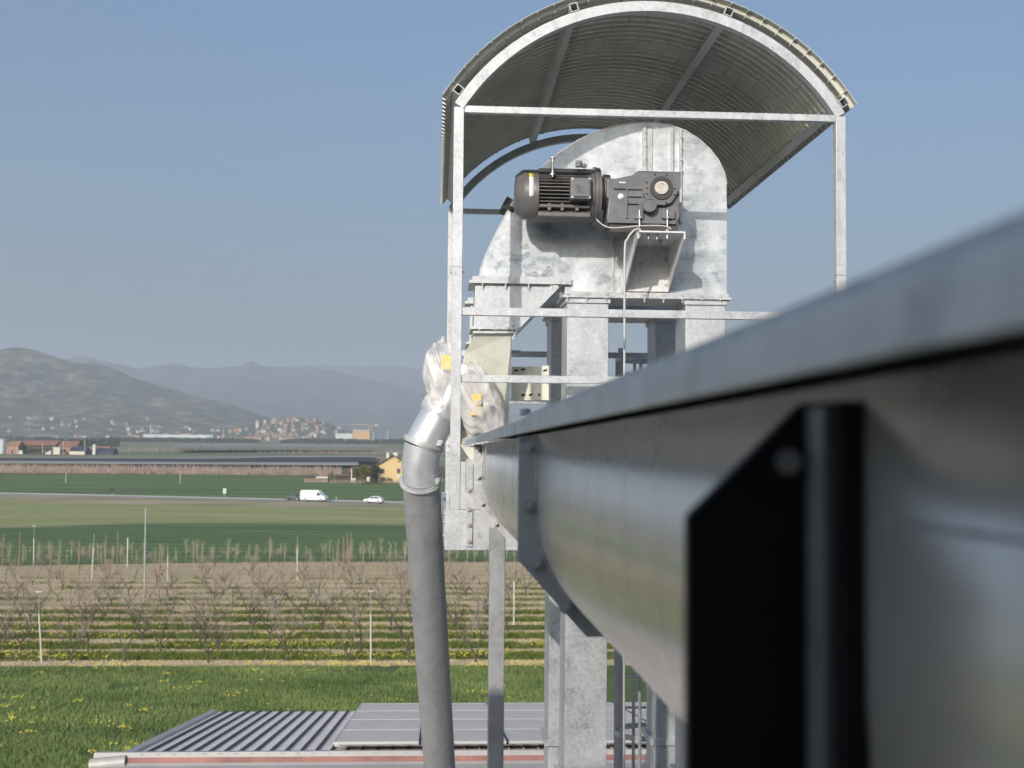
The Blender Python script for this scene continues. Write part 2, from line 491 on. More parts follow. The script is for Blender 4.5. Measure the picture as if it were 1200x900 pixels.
# meadow in front of the orchard
Y_ORCH0 = G(300, 780).y; Y_ORCH1 = G(300, 658).y
sheet("meadow", np.linspace(-160, 160, 65), np.linspace(6, Y_ORCH0, 40), M['meadow'], -.02)
sheet("orchard_floor", np.linspace(-160, 160, 33), np.linspace(Y_ORCH0, Y_ORCH1, 40), M['orchard'], -.02)
ROWS_Y = []
y = Y_ORCH0+1.2; k = 0
while y < Y_ORCH1-1:
    ROWS_Y.append(y); y += 4.35
for i, ry in enumerate(ROWS_Y[:-1]):
    wgt = max(.25, 1-.055*i)
    xs_ = np.linspace(-130, 60, 380)
    e0 = ry+.9+RNG.normal(0, .16, 380)+.25*np.sin(xs_*.31+i); e1 = ry+.9+2.6*wgt+RNG.normal(0, .2, 380)+.3*np.sin(xs_*.23+2*i)
    v_ = np.concatenate([np.stack([xs_, e0, np.interp(e0, _gy, _gz)], 1), np.stack([xs_, e1, np.interp(e1, _gy, _gz)], 1)])
    q_ = np.arange(379)
    struct(np_mesh("orchard_alley", v_, np.stack([q_, q_+1, q_+381, q_+380], 1), M['alley'] if i < 6 else M['alley_far']))
y1 = [(0, 663), (200, 660), (470, 657), (640, 657)]
band("green_crop_field", y1, [(0, 619), (167, 613), (300, 613), (470, 615)], M['crop'], .01)
band("dirt_path", [(0, 619.8), (167, 613.8), (300, 613.6), (470, 615.6)], [(0, 618.2), (167, 612.2), (300, 612.2), (470, 614.2)], M['path'], .03, rows=2)
band("pale_grass_field", [(0, 618), (167, 612.2), (300, 612.2), (470, 614.2)], [(0, 588), (300, 594), (470, 598)], M['stubble'], .02)
band("road_verge", [(0, 588), (300, 594), (470, 598)], [(0, 579), (300, 585.5), (470, 590)], M['verge'], .03)
road_o = band("road", [(0, 579.9), (300, 586.7), (470, 591)], [(0, 578), (300, 584.6), (470, 588.8)], M['asphalt'], .06, rows=4)
band("road_edge_line", [(0, 578.5), (300, 585.1), (470, 589.3)], [(0, 577.5), (300, 584.1), (470, 588.2)], M['roadline'], .09, rows=2)
band("wheat_field", [(0, 578), (300, 584.4), (470, 588.6)], [(0, 556), (300, 557), (470, 560)], M['wheat'], .04)
band("brown_field", [(0, 556), (300, 557), (470, 560)], [(0, 541), (300, 543), (470, 546)], M['brownfield'], .05)

M['bounce_pale'] = ground_mat("bounce_sheet_pale", [(.3, (.56, .54, .51)), (.7, (.66, .64, .60))], .6, bmp=.3)
sheet("bounce_sheet", np.linspace(-34, 20, 28), np.linspace(-14, 42, 29), M['bounce_pale'], .0)  # unseen pale ground added to bounce light up to the canopy underside
# ------------------------------------------------------------------ hills
def hill_mat(name, a, b_, c_, sc):
    m, nt, b = new_mat(name)
    v = coords(nt, scale=(1, 1, 1.6))
    f = noise(nt, v, sc, 9, .68, .3)
    c = ramp(nt, f, [(.32, a), (.5, b_), (.64, c_)])
    f2 = noise(nt, v, sc*.18, 5, .6)
    c = mixc(nt, ramp(nt, f2, [(.45, (0, 0, 0)), (.62, (.7, .7, .7))]), c, b_)
    L(nt, c, b.inputs["Base Color"]); b.inputs["Roughness"].default_value = 1; b.inputs["Specular IOR Level"].default_value = 0
    bump(nt, b, noise(nt, v, sc*5, 6, .7), .7, 6)
    return m
M['hill'] = hill_mat("hill_woodland", (.018, .018, .010), (.10, .085, .05), (.36, .30, .19), .022)
M['hill_low'] = hill_mat("hill_orchards", (.04, .045, .02), (.13, .12, .07), (.36, .30, .19), .030)
M['hill_far'] = hill_mat("far_hill_woodland", (.035, .035, .03), (.07, .068, .06), (.14, .125, .105), .010)

def vnoise(x, y, seed):
    def h(i, j): return np.modf(np.abs(np.sin(i*127.1+j*311.7+seed*74.7)*43758.5453))[0]
    xi = np.floor(x); yi = np.floor(y); fx = x-xi; fy = y-yi
    fx = fx*fx*(3-2*fx); fy = fy*fy*(3-2*fy)
    return (h(xi, yi)*(1-fx)+h(xi+1, yi)*fx)*(1-fy)+(h(xi, yi+1)*(1-fx)+h(xi+1, yi+1)*fx)*fy
def fbm(x, y, seed, o=5):
    r = 0; a = .5
    for k in range(o):
        r = r+a*vnoise(x, y, seed+k); x = x*2.03; y = y*2.03; a *= .5
    return r
HILLS = []
class Hill:
    def __init__(s, prof, Yr, Yf, Yb, rough, seed, expo=1.2):
        s.Yr, s.Yf, s.Yb, s.rough, s.seed, s.expo = Yr, Yf, Yb, rough, seed, expo
        pts = [P(px, py, Yr) for px, py in prof]
        s.px = np.array([p.x for p in pts]); s.pz = np.array([p.z for p in pts])
        HILLS.append(s)
    def z(s, x, y):
        x = np.asarray(x, float); y = np.asarray(y, float)
        base = np.interp(y, _gy, _gz)
        ridge = np.interp(x, s.px, s.pz)
        wav = (fbm(x/(s.Yr*.09)+5, y*0+s.seed, s.seed)-.5)*.25*(s.Yr-s.Yf)
        t = np.where(y < s.Yr, (y-s.Yf-wav)/(s.Yr-s.Yf-wav), (s.Yb-y)/(s.Yb-s.Yr))
        t = np.clip(t, 0, 1)
        tt = t**s.expo
        hgt = np.maximum(ridge-base, 0)
        n = (fbm(x/(s.Yr*.03), y/(s.Yr*.06), s.seed+9)-.5)
        return base-.5+hgt*np.clip(tt+n*s.rough*np.clip(4*t*(1-t), 0, 1), 0, 1)
    def build(s, name, mat, x0, x1, nx, ny):
        xs = np.linspace(x0, x1, nx); ys = np.linspace(s.Yf-10, s.Yb, ny)
        XX, YY = np.meshgrid(xs, ys)
        ZZ = s.z(XX, YY)
        v = np.stack([XX.ravel(), YY.ravel(), ZZ.ravel()], 1)
        i = np.arange((nx-1)*(ny-1)); r = i//(nx-1); c = i % (nx-1); a = r*nx+c
        f = np.stack([a, a+1, a+1+nx, a+nx], 1)
        return struct(np_mesh(name, v, f, mat, True))
hill_a = Hill([(-900, 470), (-500, 440), (-200, 436), (-60, 420), (0, 409), (18, 405), (40, 408), (62, 416), (90, 425), (110, 424), (135, 432), (160, 443),
               (200, 455), (240, 466), (270, 473), (300, 484), (330, 494), (365, 504), (400, 513), (440, 522), (470, 530)], 3300, 2350, 4300, .30, 3)
hill_a.build("hill", M['hill'], hill_a.px[0], hill_a.px[-1]+60, 260, 90)
hill_t = Hill([(225, 530), (255, 512), (290, 500), (318, 493), (345, 489), (372, 492), (395, 500), (420, 511), (455, 530)], 2560, 2330, 2760, .10, 5, 1.0)
hill_t.build("village_hill", M['hill_low'], hill_t.px[0]-20, hill_t.px[-1]+20, 80, 40)
hill_b = Hill([(-300, 430), (40, 440), (70, 424), (92, 414), (120, 421), (165, 431), (205, 424), (228, 430), (262, 430), (284, 427), (294, 421), (306, 427), (350, 431),
               (380, 431), (420, 440), (470, 452), (560, 480), (760, 505)], 5600, 4200, 6600, .28, 8)
hill_b.build("far_hills", M['hill_far'], hill_b.px[0], hill_b.px[-1], 240, 60)
hill_c = Hill([(200, 450), (330, 428), (380, 426), (420, 429), (450, 427), (500, 430), (560, 428), (640, 436), (760, 432), (900, 445), (1300, 440), (1700, 470)], 6900, 5600, 7600, .2, 13)
hill_c.build("farthest_hills", M['hill_far'], hill_c.px[0], hill_c.px[-1], 160, 40)

# air over the whole valley
hz = MB().box(-5400, 5400, -640, 9100, -1.5, 640).build("haze", plain("_haze_tmp", (1, 1, 1)))
hz["kind"] = "stuff"
hz["label"] = "pale haze over the whole valley"
hm = bpy.data.materials.new("valley_haze"); hm.use_nodes = True
for n in list(hm.node_tree.nodes): hm.node_tree.nodes.remove(n)
ho = hm.node_tree.nodes.new("ShaderNodeOutputMaterial"); hv = hm.node_tree.nodes.new("ShaderNodeVolumePrincipled")
hv.inputs["Color"].default_value = (.82, .91, 1.0, 1)
hv.inputs["Density"].default_value = HAZE_DENSITY
hv.inputs["Anisotropy"].default_value = 0.1
hm.node_tree.links.new(hv.outputs[0], ho.inputs["Volume"])
hz.data.materials.clear(); hz.data.materials.append(hm)

# ================================================================== UNSEEN DARK BUILDING BEHIND THE CAMERA, SHAPED FOR ITS SHADOW
pb = thing("unseen_building", "unseen dark building behind the conveyor, shaped for the shadow it casts", "building", (3, -5, 0))
YB = -.8
MB().box(-2.27, 9, -12, YB, 0, CAMZ+3.1).build("wall", M['bldg'], pb)
MB().box(-4.6, -2.273, -12, YB-.004, 0, CAMZ+1.62).build("low_wing", M['bldg'], pb)  # low step sized for the shadow edge on the posts

# ================================================================== THE CONVEYOR TROUGH (runs along +Y to the tower)
XL = .170; XW = .228; R_T = .29; Y_END = 5.86
zc_t = CAMZ-.127
def u_profile(r, n=28):
    xc = XW+.29
    pts = [(xc-r, CAMZ+.040)]
    for k in range(n+1):
        t = pi+pi*k/n
        pts.append((xc+r*cos(t), zc_t+r*sin(t)))
    pts.append((xc+r, CAMZ+.040))
    return pts
cv = thing("screw_conveyor", "long galvanised screw conveyor trough filling the right foreground", "conveyor", (XW+.29, 2.6, CAMZ-.41))
def trough_shell(y0, y1):
    m = MB(); pr = u_profile(R_T); ny = 14
    ys = [y0+(y1-y0)*i/ny for i in range(ny+1)]
    o = 0
    vs = [(x, y, z) for y in ys for x, z in pr]
    n = len(pr)
    fs = [(j*n+i, j*n+i+1, (j+1)*n+i+1, (j+1)*n+i) for j in range(ny) for i in range(n-1)]
    m.quad_add(vs, fs, True)
    return m
tr = trough_shell(-.7, Y_END).build("trough", M['trough'], cv, solid=.004)
xr = 2*(XW+.29)-XL
def lip(y0, y1):
    m = MB()
    m.box(XL, XL+.004, y0, y1, CAMZ+.0377, CAMZ+.0668)
    m.box(XL+.004, xr-.004, y0, y1, CAMZ+.0628, CAMZ+.0668)
    m.box(xr-.004, xr, y0, y1, CAMZ+.0377, CAMZ+.0668)
    return m
for y0, y1 in ((-.7, 2.66), (2.684, 5.0), (5.006, 7.15)):
    cvr = lip(y0, y1).build("cover", M['galv_sheet'], cv, bevel=.002)
MB().box(XL+.024, xr-.024, -.7, 2.64, CAMZ+.070, CAMZ+.0815).build("cover_seal", M['galv_sheet'], cv)
# joint flange at 2.72 m
def joint(y0, y1, mat, bolts=True, top=.0365):
    xo = .184; xc = XW+.29; xo2 = 2*xc-xo
    poly = [(xo, CAMZ+top), (xo, CAMZ-.235), (.336, CAMZ-.402), (2*xc-.336, CAMZ-.402), (xo2, CAMZ-.235), (xo2, CAMZ+top)]
    inner = [(x, z) for x, z in u_profile(R_T+.0035)]
    inner[0] = (inner[0][0], CAMZ+top); inner[-1] = (inner[-1][0], CAMZ+top)
    m = MB()
    left = [p for p in inner[:len(inner)//2] if p[1] > CAMZ-.4015]
    outer = [(xo, CAMZ+top), (xo, CAMZ-.235), (.336, CAMZ-.402), (left[-1][0]+.004, CAMZ-.402)]
    ring = outer+list(reversed(left))
    m.prism_y(ring, y0, y1)
    MB().prism_y([(2*xc-x, z) for x, z in reversed(ring)], y0, y1).build("joint_flange", mat, cv)
    fl = m.build("joint_flange", mat, cv)
    if bolts:
        for (x, z) in ((.207, CAMZ+.014), (.206, CAMZ-.118), (.226, CAMZ-.243), (.292, CAMZ-.338)):
            MB().hexbolt((x, y0, z), (0, -1, 0), .0105, .011, tail=.012).build("bolt", M['galv_tube'], fl)
    return fl
joint(2.72, 2.728, M['flange_dark'])
MB().tube([(x-.0015+random.uniform(-.0008, .0008), 2.7185, z) for x, z in u_profile(R_T+.002, 60)[:22]], [random.uniform(.0030, .0048) for _ in range(22)], 8).build("weld_reflection_line", M['galv_tube'], cv)
MB().cyl((.198, 2.722, CAMZ+.0825), (.198, 2.722, CAMZ+.096), .012, 12).build("bolt", M['flange_dark'], cv)
MB().box(.186, .22, 2.70, 2.745, CAMZ+.0818, CAMZ+.0845).build("cover_clip", M['flange_dark'], cv)
joint(2.7285, 2.7365, M['galv_dull'], False)
joint(Y_END, Y_END+.008, M['galv_tube'])
MB().prism_y([(XW+.001, CAMZ+.036)]+u_profile(R_T-.002)[1:-1]+[(2*(XW+.29)-XW-.001, CAMZ+.036)], Y_END-.03, Y_END-.02).build("end_plate", M['galv'], cv)
# foot bracket close to the lens: plate with a cut corner, shade put into its black colour, folded edge
bk = MB().prism_y([(.140, CAMZ-.50), (.140, CAMZ-.0345), (.205, CAMZ+.029), (.2272, CAMZ+.029), (.2272, CAMZ-.50)], .680, .690).build("foot_bracket", M['plate_in_shade'], cv)
MB().box(.2065, .2125, .650, .6795, CAMZ-.50, CAMZ+.0255).build("folded_edge", M['galv_dull'], bk)
MB().box(.2135, .2273, .640, .6795, CAMZ-.50, CAMZ+.0288).build("shadow_strip", M['plate_in_shade'], bk)  # strip blackened for the shadow beside the folded edge
MB().hexbolt((.196, .6795, CAMZ-.004), (0, -1, 0), .0048, .006, tail=.006).build("bolt", M['bolt'], bk)
# thin strip drawn for a reflection line on the near wall
MB().box(XW-.0022, XW-.0012, -.6, .62, CAMZ-.034, CAMZ-.031).build("weld_reflection_line", M['galv_dull'], cv)

# support post under the end flange
sp = thing("support_post", "slim galvanised square post carrying the far end of the conveyor", "post", (.30, 5.9, 0))
MB().box(.264, .338, 5.87, 5.944, 0, CAMZ-.36).build("column", M['galv_dull'], sp, bevel=.004)
hd = MB().box(.272, .338, 5.868, 5.872, CAMZ-.36, CAMZ-.30).build("head_plate", M['galv_tube'], sp)
MB().box(.20, .40, 5.8, 6.0, 0, .012).build("base_plate", M['galv_dull'], sp)

# ================================================================== CANOPY OVER THE ELEVATOR HEADS
YF, YR = 7.25, 10.36
xl = P(536, 300, YF).x; xr_ = P(984, 230, YF).x
zs = P(538, 124, YF).z-.005
XC = (xl+xr_)/2
half = (xr_-xl)/2
rise = P(760, 9, YF).z-zs
RA = (half*half+rise*rise)/(2*rise)
ZC = zs+rise-RA
cn = thing("canopy", "galvanised frame shelter with an arched olive grey corrugated roof over the elevator", "canopy", (XC, (YF+YR)/2, CAMZ-.56))
T = .03
def arch(Yc):
    m = MB(); n = 40
    a0 = math.asin(half/RA)
    vs = []
    for i in range(n+1):
        a = -a0+2*a0*i/n
        for (r, y) in ((RA-T, Yc-T), (RA+T, Yc-T), (RA+T, Yc+T), (RA-T, Yc+T)):
            vs.append((XC+r*sin(a), y, ZC+r*cos(a)))
    fs = []
    for i in range(n):
        for k in range(4):
            k2 = (k+1) % 4
            fs.append((i*4+k, i*4+k2, (i+1)*4+k2, (i+1)*4+k))
    fs += [(3, 2, 1, 0), (n*4, n*4+1, n*4+2, n*4+3)]
    m.quad_add(vs, fs)
    return m
ZPB = P(532, 597, YF).z            # foot of the posts
for Yc, mm in ((YF, 'galv_tube'), (YR, 'purlin')):
    arch(Yc).build("arch", M['galv_tube'], cn)
    for x in (xl, xr_):
        po = MB().box(x-T, x+T, Yc-T, Yc+T, ZPB, zs-.008).build("post", M['galv_tube'], cn, bevel=.003)
        zj = P(530, 313, YF).z if x < 1 else P(984, 323, YF).z
        MB().box(x-T-.002, x+T+.002, Yc-T-.002, Yc+T+.002, zj-.003, zj+.003).build("sleeve_joint", M['galv_dull'], po)
        b = MB()
        for sx in (-1, 1):
            b.hexbolt((x+sx*(T+.001), Yc, zj-.03), (sx, 0, 0), .008, .007)
        b.build_each("bolt", M['bolt'], po)
    # top tie, knee rail, lower rail
    for py, hh in ((129, .021), (365.2, .024), (443.8, .022)):
        z = P(560, py, YF).z
        MB().box(xl+T+.001, xr_-T-.001, Yc-.021, Yc+.021, z-hh, z+hh).build("rail", M['galv_tube'], cn, bevel=.003)
# purlins on the arches
RP = RA+T+.0265
for (px, py) in ((543, 111), (672, 11), (852, 18), (986, 122)):
    p = P(px, py, YF); a = atan2(p.x-XC, p.z-ZC)
    c = Vector((XC+RP*sin(a), 0, ZC+RP*cos(a)))
    ax = Vector((cos(a), 0, -sin(a))); az = Vector((sin(a), 0, cos(a)))
    m = MB(); w = .025; t = .004
    L_ = (YR-YF)/2+.038; cy = (YR+YF)/2
    # hollow square tube: four walls
    for s_ in (-1, 1):
        m.obox(c+ax*(s_*(w-t/2))+Vector((0, cy, 0)), ax, (0, 1, 0), az, t/2, L_, w)
        m.obox(c+az*(s_*(w-t/2))+Vector((0, cy, 0)), ax, (0, 1, 0), az, w-t, L_, t/2)
    m.build("purlin", M['purlin'], cn)
# corrugated sheet, crimped into facets round the arch
R0 = RP+.025+.0165
aL = atan2(P(521, 113, YF-.06).x-XC, P(521, 113, YF-.06).z-ZC)
aR = atan2(P(997, 128, YF-.06).x-XC, P(997, 128, YF-.06).z-ZC)
def roof_sheet():
    yf, yr = YF-.05, YR+.06
    pitch = .086
    npi = int((yr-yf)/pitch)
    ns = 10
    ys = np.linspace(yf, yr, npi*ns+1)
    ph = 2*np.pi*(ys-yf)/pitch
    prof = .014*np.clip(4*np.sin(ph)+.9, -1, 1)
    nf = 27
    ang = []; dr = []
    for i in range(nf):
        a0 = aL+(aR-aL)*i/nf; a1 = aL+(aR-aL)*(i+1)/nf
        e = (a1-a0)*.06
        ang += [a0+e*.5, a1-e]; dr += [.0, .0]
        if i < nf-1: ang += [a1-e*.25]; dr += [-.012]
    ang = np.array(ang); dr = np.array(dr)
    AA, YY = np.meshgrid(ang, ys); PR = prof[:, None]+dr[None, :]
    # between crimps the sheet runs flat: pull the radius to the chord
    step = (aR-aL)/nf
    RR = R0+PR
    v = np.stack([(XC+RR*np.sin(AA)).ravel(), YY.ravel(), (ZC+RR*np.cos(AA)).ravel()], 1)
    nx, ny = len(ang), len(ys)
    i = np.arange((nx-1)*(ny-1)); r = i//(nx-1); c = i % (nx-1); a = r*nx+c
    f = np.stack([a, a+1, a+1+nx, a+nx], 1)
    off = WLOC[cn.name]
    o = np_mesh("roof_sheet", v-np.array(off), f, M['canopy'], False, cn)
    sd = o.modifiers.new("solid", 'SOLIDIFY'); sd.thickness = .0035; sd.offset = 1
    return o
roof_sheet()
# platform beam under the posts (front and rear, and two side beams)
ZB0 = P(560, 645, YF-.04).z; ZB1 = P(560, 597.5, YF-.04).z
for (y0, y1) in ((YF-.04, YF+.04), (YR-.04, YR+.04)):
    MB().box(xl-.055, xr_+.055, y0, y1, ZB0, ZB1).build("platform_beam", M['galv_tube'], cn, bevel=.004)
for (x0, x1) in ((xl-.058, xl-.008), (xr_+.008, xr_+.058)):
    MB().box(x0, x1, YF+.042, YR-.042, ZB0+.01, ZB1-.003).build("side_beam", M['galv_tube'], cn, bevel=.004)
b = MB()
for py in (602, 612, 628):
    b.hexbolt((xl-.056, YF-.01, P(527, py, YF).z), (-1, 0, 0), .010, .008)
for z in np.linspace(ZB0+.05, ZB1+.35, 6):
    b.hexbolt((xl-.0325, YF, z+.02), (-1, 0, 0), .008, .008)
b.build_each("bolt", M['bolt'], cn)
# tower legs of the platform, down to the ground
for x, y in ((xr_, YF+.12), (xr_, YR-.1)):
    MB().box(x-.06, x+.06, y-.05, y+.05, 0, ZB0-.002).build("leg", M['galv_dull'], cn)
# strap and corner plates beside the front left post
bs = MB().box(P(546, 580, YF-.06).x, P(554, 580, YF-.06).x, YF-.052, YF-.0405, P(550, 639.5, YF).z, P(550, 538, YF).z).build("strap", M['galv_tube'], cn)
b = MB()
for py in (574.5, 597, 615.5, 635): b.hexbolt((P(550, py, YF-.05).x, YF-.0525, P(550, py, YF-.05).z), (0, -1, 0), .0105, .009)
b.build_each("bolt", M['bolt'], bs)
MB().box(P(539.5, 560, YF).x, P(545.3, 560, YF).x, YF-.036, YF-.03, ZB1+.003, P(550, 541, YF).z).build("corner_plate", M['galv_tube'], cn)
MB().box(P(538, 520, YF).x+.03, P(562, 520, YF).x, YF-.03, YF+.03, P(550, 524, YF).z, P(550, 518, YF).z).build("corner_angle", M['galv_tube'], cn)
MB().box(xl-.05, xl-.032, YF-.028, YF+.03, ZB1, P(527, 529, YF).z).build("side_plate", M['galv_tube'], cn)

# ================================================================== BUCKET ELEVATORS
YE1, YE2, ED = 8.25, 9.41, .36
def px2(pts, Y): return [(P(a, b, Y).x, P(a, b, Y).z) for a, b in pts]
HEAD = px2([(851.5, 347), (851.5, 215), (849, 203), (842, 188), (832, 175), (819, 163), (803, 153), (785, 146.5), (765, 144), (745, 144.5), (722, 147.5), (700, 154), (678, 164),
            (655, 179), (635, 196), (618, 214), (604, 232), (592, 252), (580, 275), (570, 296), (563.5, 314), (560.5, 328), (656, 328), (662, 334), (662, 346)], YE1)
LX = [(P(664.5, 400, YE1).x, P(713, 400, YE1).x), (P(803.5, 380, YE1).x, P(850, 380, YE1).x)]
ZFL = P(700, 347.5, YE1).z         # flange between head and legs
ZSP = P(610, 331, YE1).z           # flange over the discharge hopper
def elevator(Y0, label, front):
    e = thing("bucket_elevator", label, "elevator", (1.40, Y0+ED/2, 0), "pair of bucket elevators under the canopy")
    Y1 = Y0+ED
    hd = MB().prism_y(HEAD, Y0, Y1).build("head_casing", M['galv_sheet'], e)
    # rim following the hood's outline
    m = MB()
    o = HEAD[1:22]
    cx, cz = 1.40, P(757, 235, YE1).z
    for yy in (Y0-.0035, Y1-.0165):
        vs = []
        for x, z in o:
            d = Vector((x-cx, z-cz)).normalized()
            for (rr, y) in ((-.004, yy), (.005, yy), (.005, yy+.02), (-.004, yy+.02)):
                vs.append((x+d.x*rr, y, z+d.y*rr))
        fs = []
        for i in range(len(o)-1):
            for k in range(4):
                k2 = (k+1) % 4
                fs.append((i*4+k, i*4+k2, (i+1)*4+k2, (i+1)*4+k))
        m.quad_add(vs, fs)
    m.build("rim", M['galv_tube'], hd)
    # legs
    for (x0, x1) in LX:
        lg = MB().box(x0, x1, Y0, Y1, .05, ZFL-.012).build("leg", M['galv'], e, bevel=.004)
        c = MB()
        c.box(x0-.012, x1+.012, Y0-.014, Y1+.014, ZFL-.047, ZFL-.013)
        for zz in (CAMZ-2.2, CAMZ-4.7, CAMZ-7.2, CAMZ-9.7):
            c.box(x0-.03, x1+.03, Y0-.03, Y1+.03, zz, zz+.05)
        c.build_each("collar", M['galv'], lg, bevel=.003)
        b = MB()
        for k in range(22):
            b.cyl((x0-.001, Y0+.03, ZFL-.2-k*.14), (x0-.004, Y0+.03, ZFL-.2-k*.14), .007, 8)
        b.build_each("rivet", M['bolt'], lg)
    boot = MB().box(LX[0][0]-.15, LX[1][1]+.15, Y0-.05, Y1+.05, 0, .9).build("boot", M['galv'], e, bevel=.01)
    # horizontal flanges
    fl = MB()
    fl.box(LX[0][0]-.035, LX[1][1]+.035, Y0-.032, Y1+.032, ZFL-.012, ZFL+.006)
    fl.box(LX[0][0]-.02, LX[1][1]+.02, Y0-.02, Y0-.001, ZFL+.0065, ZFL+.03)
    fl = fl.build("flange", M['galv_tube'], hd, bevel=.002)
    b = MB()
    x = LX[0][0]
    while x < LX[1][1]:
        b.hexbolt((x, Y0-.02, ZFL-.012), (0, 0, -1), .009, .01, tail=.012); b.hexbolt((x, Y0-.026, ZFL+.006), (0, 0, 1), .008, .006)
        x += .13
    b.build_each("flange_bolt", M['bolt'], hd)
    # discharge hopper
    xa, za = px2([(555, 333)], YE1)[0]; xb = P(662, 333, YE1).x
    zb = P(580, 385, YE1).z; xc0 = P(553, 385, YE1).x; xc1 = P(602, 385, YE1).x
    xtop = P(652, 335, YE1).x
    hp = MB().prism_y([(xa+.012, ZSP-.012), (xtop-.02, ZSP-.012), (xc1-.012, zb+.008), (xc0+.012, zb+.008)], Y0+.002, Y1-.002).build("discharge_hopper", M['galv_dull'] if False else M['galv'], e)
    m = MB()
    m.box(xa-.03, xb+.04, Y0-.035, Y1+.03, ZSP-.012, ZSP+.008)
    m.box(xa-.01, xb+.04, Y0-.032, Y0-.028, ZSP+.0085, ZSP+.034)
    m.box(xc0-.01, xc1+.02, Y0-.03, Y1+.03, zb-.008, zb+.008)
    m.bar((xtop, Y0-.012, ZSP-.014), (xc1+.012, Y0-.012, zb+.012), .05, .02, up=(1, 0, .8))
    m.build("hopper_flange", M['galv_tube'], hp)
    b = MB()
    for k in range(4):
        b.hexbolt((xa+.06+k*.155, Y0-.02, ZSP-.012), (0, 0, -1), .009, .008, tail=.02)
        if k < 3: b.hexbolt((xc0+.05+k*.11, Y0-.02, zb-.008), (0, 0, -1), .008, .006, tail=.01)
    b.build_each("flange_bolt", M['bolt'], hp)
    # vertical ribs on the casing
    r = MB()
    def rib(pxa, pxb, pya, pyb, d=.022):
        a = P(pxa, pya, YE1-.01); c = P(pxb, pyb, YE1-.01)
        r.box(a.x, c.x, Y0-d, Y0-.0005, c.z, a.z)
    rib(752.5, 757, 147, 264, .03); rib(758.5, 764.5, 147, 264, .012)
    rib(785.5, 788.5, 150, 262, .03); rib(796, 798.5, 151, 262, .03)
    rib(717.2, 719.5, 262, 344, .012); rib(727.5, 731.5, 262, 344, .03)
    r.build_each("rib", M['galv_tube'], hd, bevel=.002)
    b = MB()
    for px, y0_, y1_ in ((754.7, 155, 200), (797, 160, 200), (729.5, 280, 340)):
        for k in range(4):
            q = P(px, y0_+(y1_-y0_)*k/3, YE1-.03)
            b.hexbolt((q.x+.008, Y0-.03, q.z), (0, -1, 0), .008, .007)
    b.build_each("rib_bolt", M['bolt'], hd)
    cc = P(628, 300, YE1)
    ic = MB().cyl((cc.x, Y0-.0035, cc.z), (cc.x, Y0-.0004, cc.z), .135, 40).build("inspection_cover", M['galv_sheet'], hd)
    b = MB()
    for a in (.6, 2.3, 3.75, 5.6, 4.6):
        b.hexbolt((cc.x+.105*cos(a), Y0-.0036, cc.z+.105*sin(a)), (0, -1, 0), .0085, .007)
    b.build_each("bolt", M['bolt'], ic)
    if front:
        q = P(597, 239, YE1)
        kk = MB().obox((q.x-.012, Y0+.12, q.z+.005), (.55, 0, 1), (0, 1, 0), (-1, 0, .55), .045, .1, .028)
        kk.obox((q.x+.005, Y0+.026, q.z-.03), (.55, 0, 1), (0, 1, 0), (-1, 0, .55), .02, .03, .035)
        kk.build("belt_monitor", M['rubber'], hd, bevel=.006)
        # motor bracket
        x0, x1 = 1.2586, 1.5666
        zt = P(777, 271, 7.7).z; zbk = P(760, 342, YE1).z
        br = MB()
        br.box(x0, x1, 7.69, Y0-.001, zt-.010, zt)
        br.box(x0, x1, Y0-.017, Y0-.0055, zbk, zt-.0105)
        for x in (x0, x1-.009):
            br.prism_x([(7.69, zt-.0103), (7.69, zt-.05), (Y0-.0175, zbk), (Y0-.0175, zt-.0103)], x, x+.009)
        br = br.build("motor_bracket", M['bracket'], e)
        b = MB()
        for (x, z) in ((x0+.115, zt-.13), (x0+.02, zbk+.03), (x1-.022, zbk+.05), (x1-.022, zbk+.14), (x1-.022, zbk+.22)):
            b.hexbolt((x, Y0-.0175, z), (0, -1, 0), .0095, .009)
        b.build_each("bolt", M['bolt'], br)
    return e
el1 = elevator(YE1, "front galvanised bucket elevator with round hood, carrying the motor bracket", True)
el2 = elevator(YE2, "rear galvanised bucket elevator, its shaded legs showing behind the front one", False)

# ------------------------------------------------------------------ gear motor on the bracket
YG = 7.75
gx0, gx1 = P(711, 230, YG).x, P(798, 230, YG).x
zt = P(777, 271, 7.7).z
gm = thing("gear_motor", "dark grey electric gear motor on the bracket at the elevator head", "gear motor", (1.40, 7.9, zt))
GB = px2([(711.5, 208.5), (716.5, 209), (722, 209), (741, 205), (745, 201.5), (748.5, 200), (798, 201.3), (798, 218), (796.5, 220), (797, 254), (793, 261), (786, 263.5), (779, 260.5), (745, 259.5), (714, 259), (711, 257), (713.5, 234), (711, 231)], YG)
gb = MB().prism_y(GB, YG, YG+.24).build("gearbox", M['cast'], gm, bevel=.008)
m = MB()
m.prism_y(px2([(753, 228), (753, 213.5), (764, 203.2), (790, 203.2), (796.5, 208), (796.5, 222), (786, 238.5), (778, 241.5), (768, 241.5), (757, 238)], YG), YG-.034, YG-.0008)
m.build("output_flange", M['cast'], gb, bevel=.003)
c = P(774.5, 221, YG-.02)
m = MB(); m.ring((c.x, YG-.044, c.z), (c.x, YG-.0343, c.z), .05, .074, 36)
m.build("seal_ring", M['cast_fin'], gb)
m = MB(); m.cyl((c.x, YG-.047, c.z), (c.x, YG-.0345, c.z), .043, 32); m.ring((c.x, YG-.051, c.z), (c.x, YG-.0472, c.z), .026, .041, 32)
m.build("shaft", M['shaft'], gb)
m = MB()
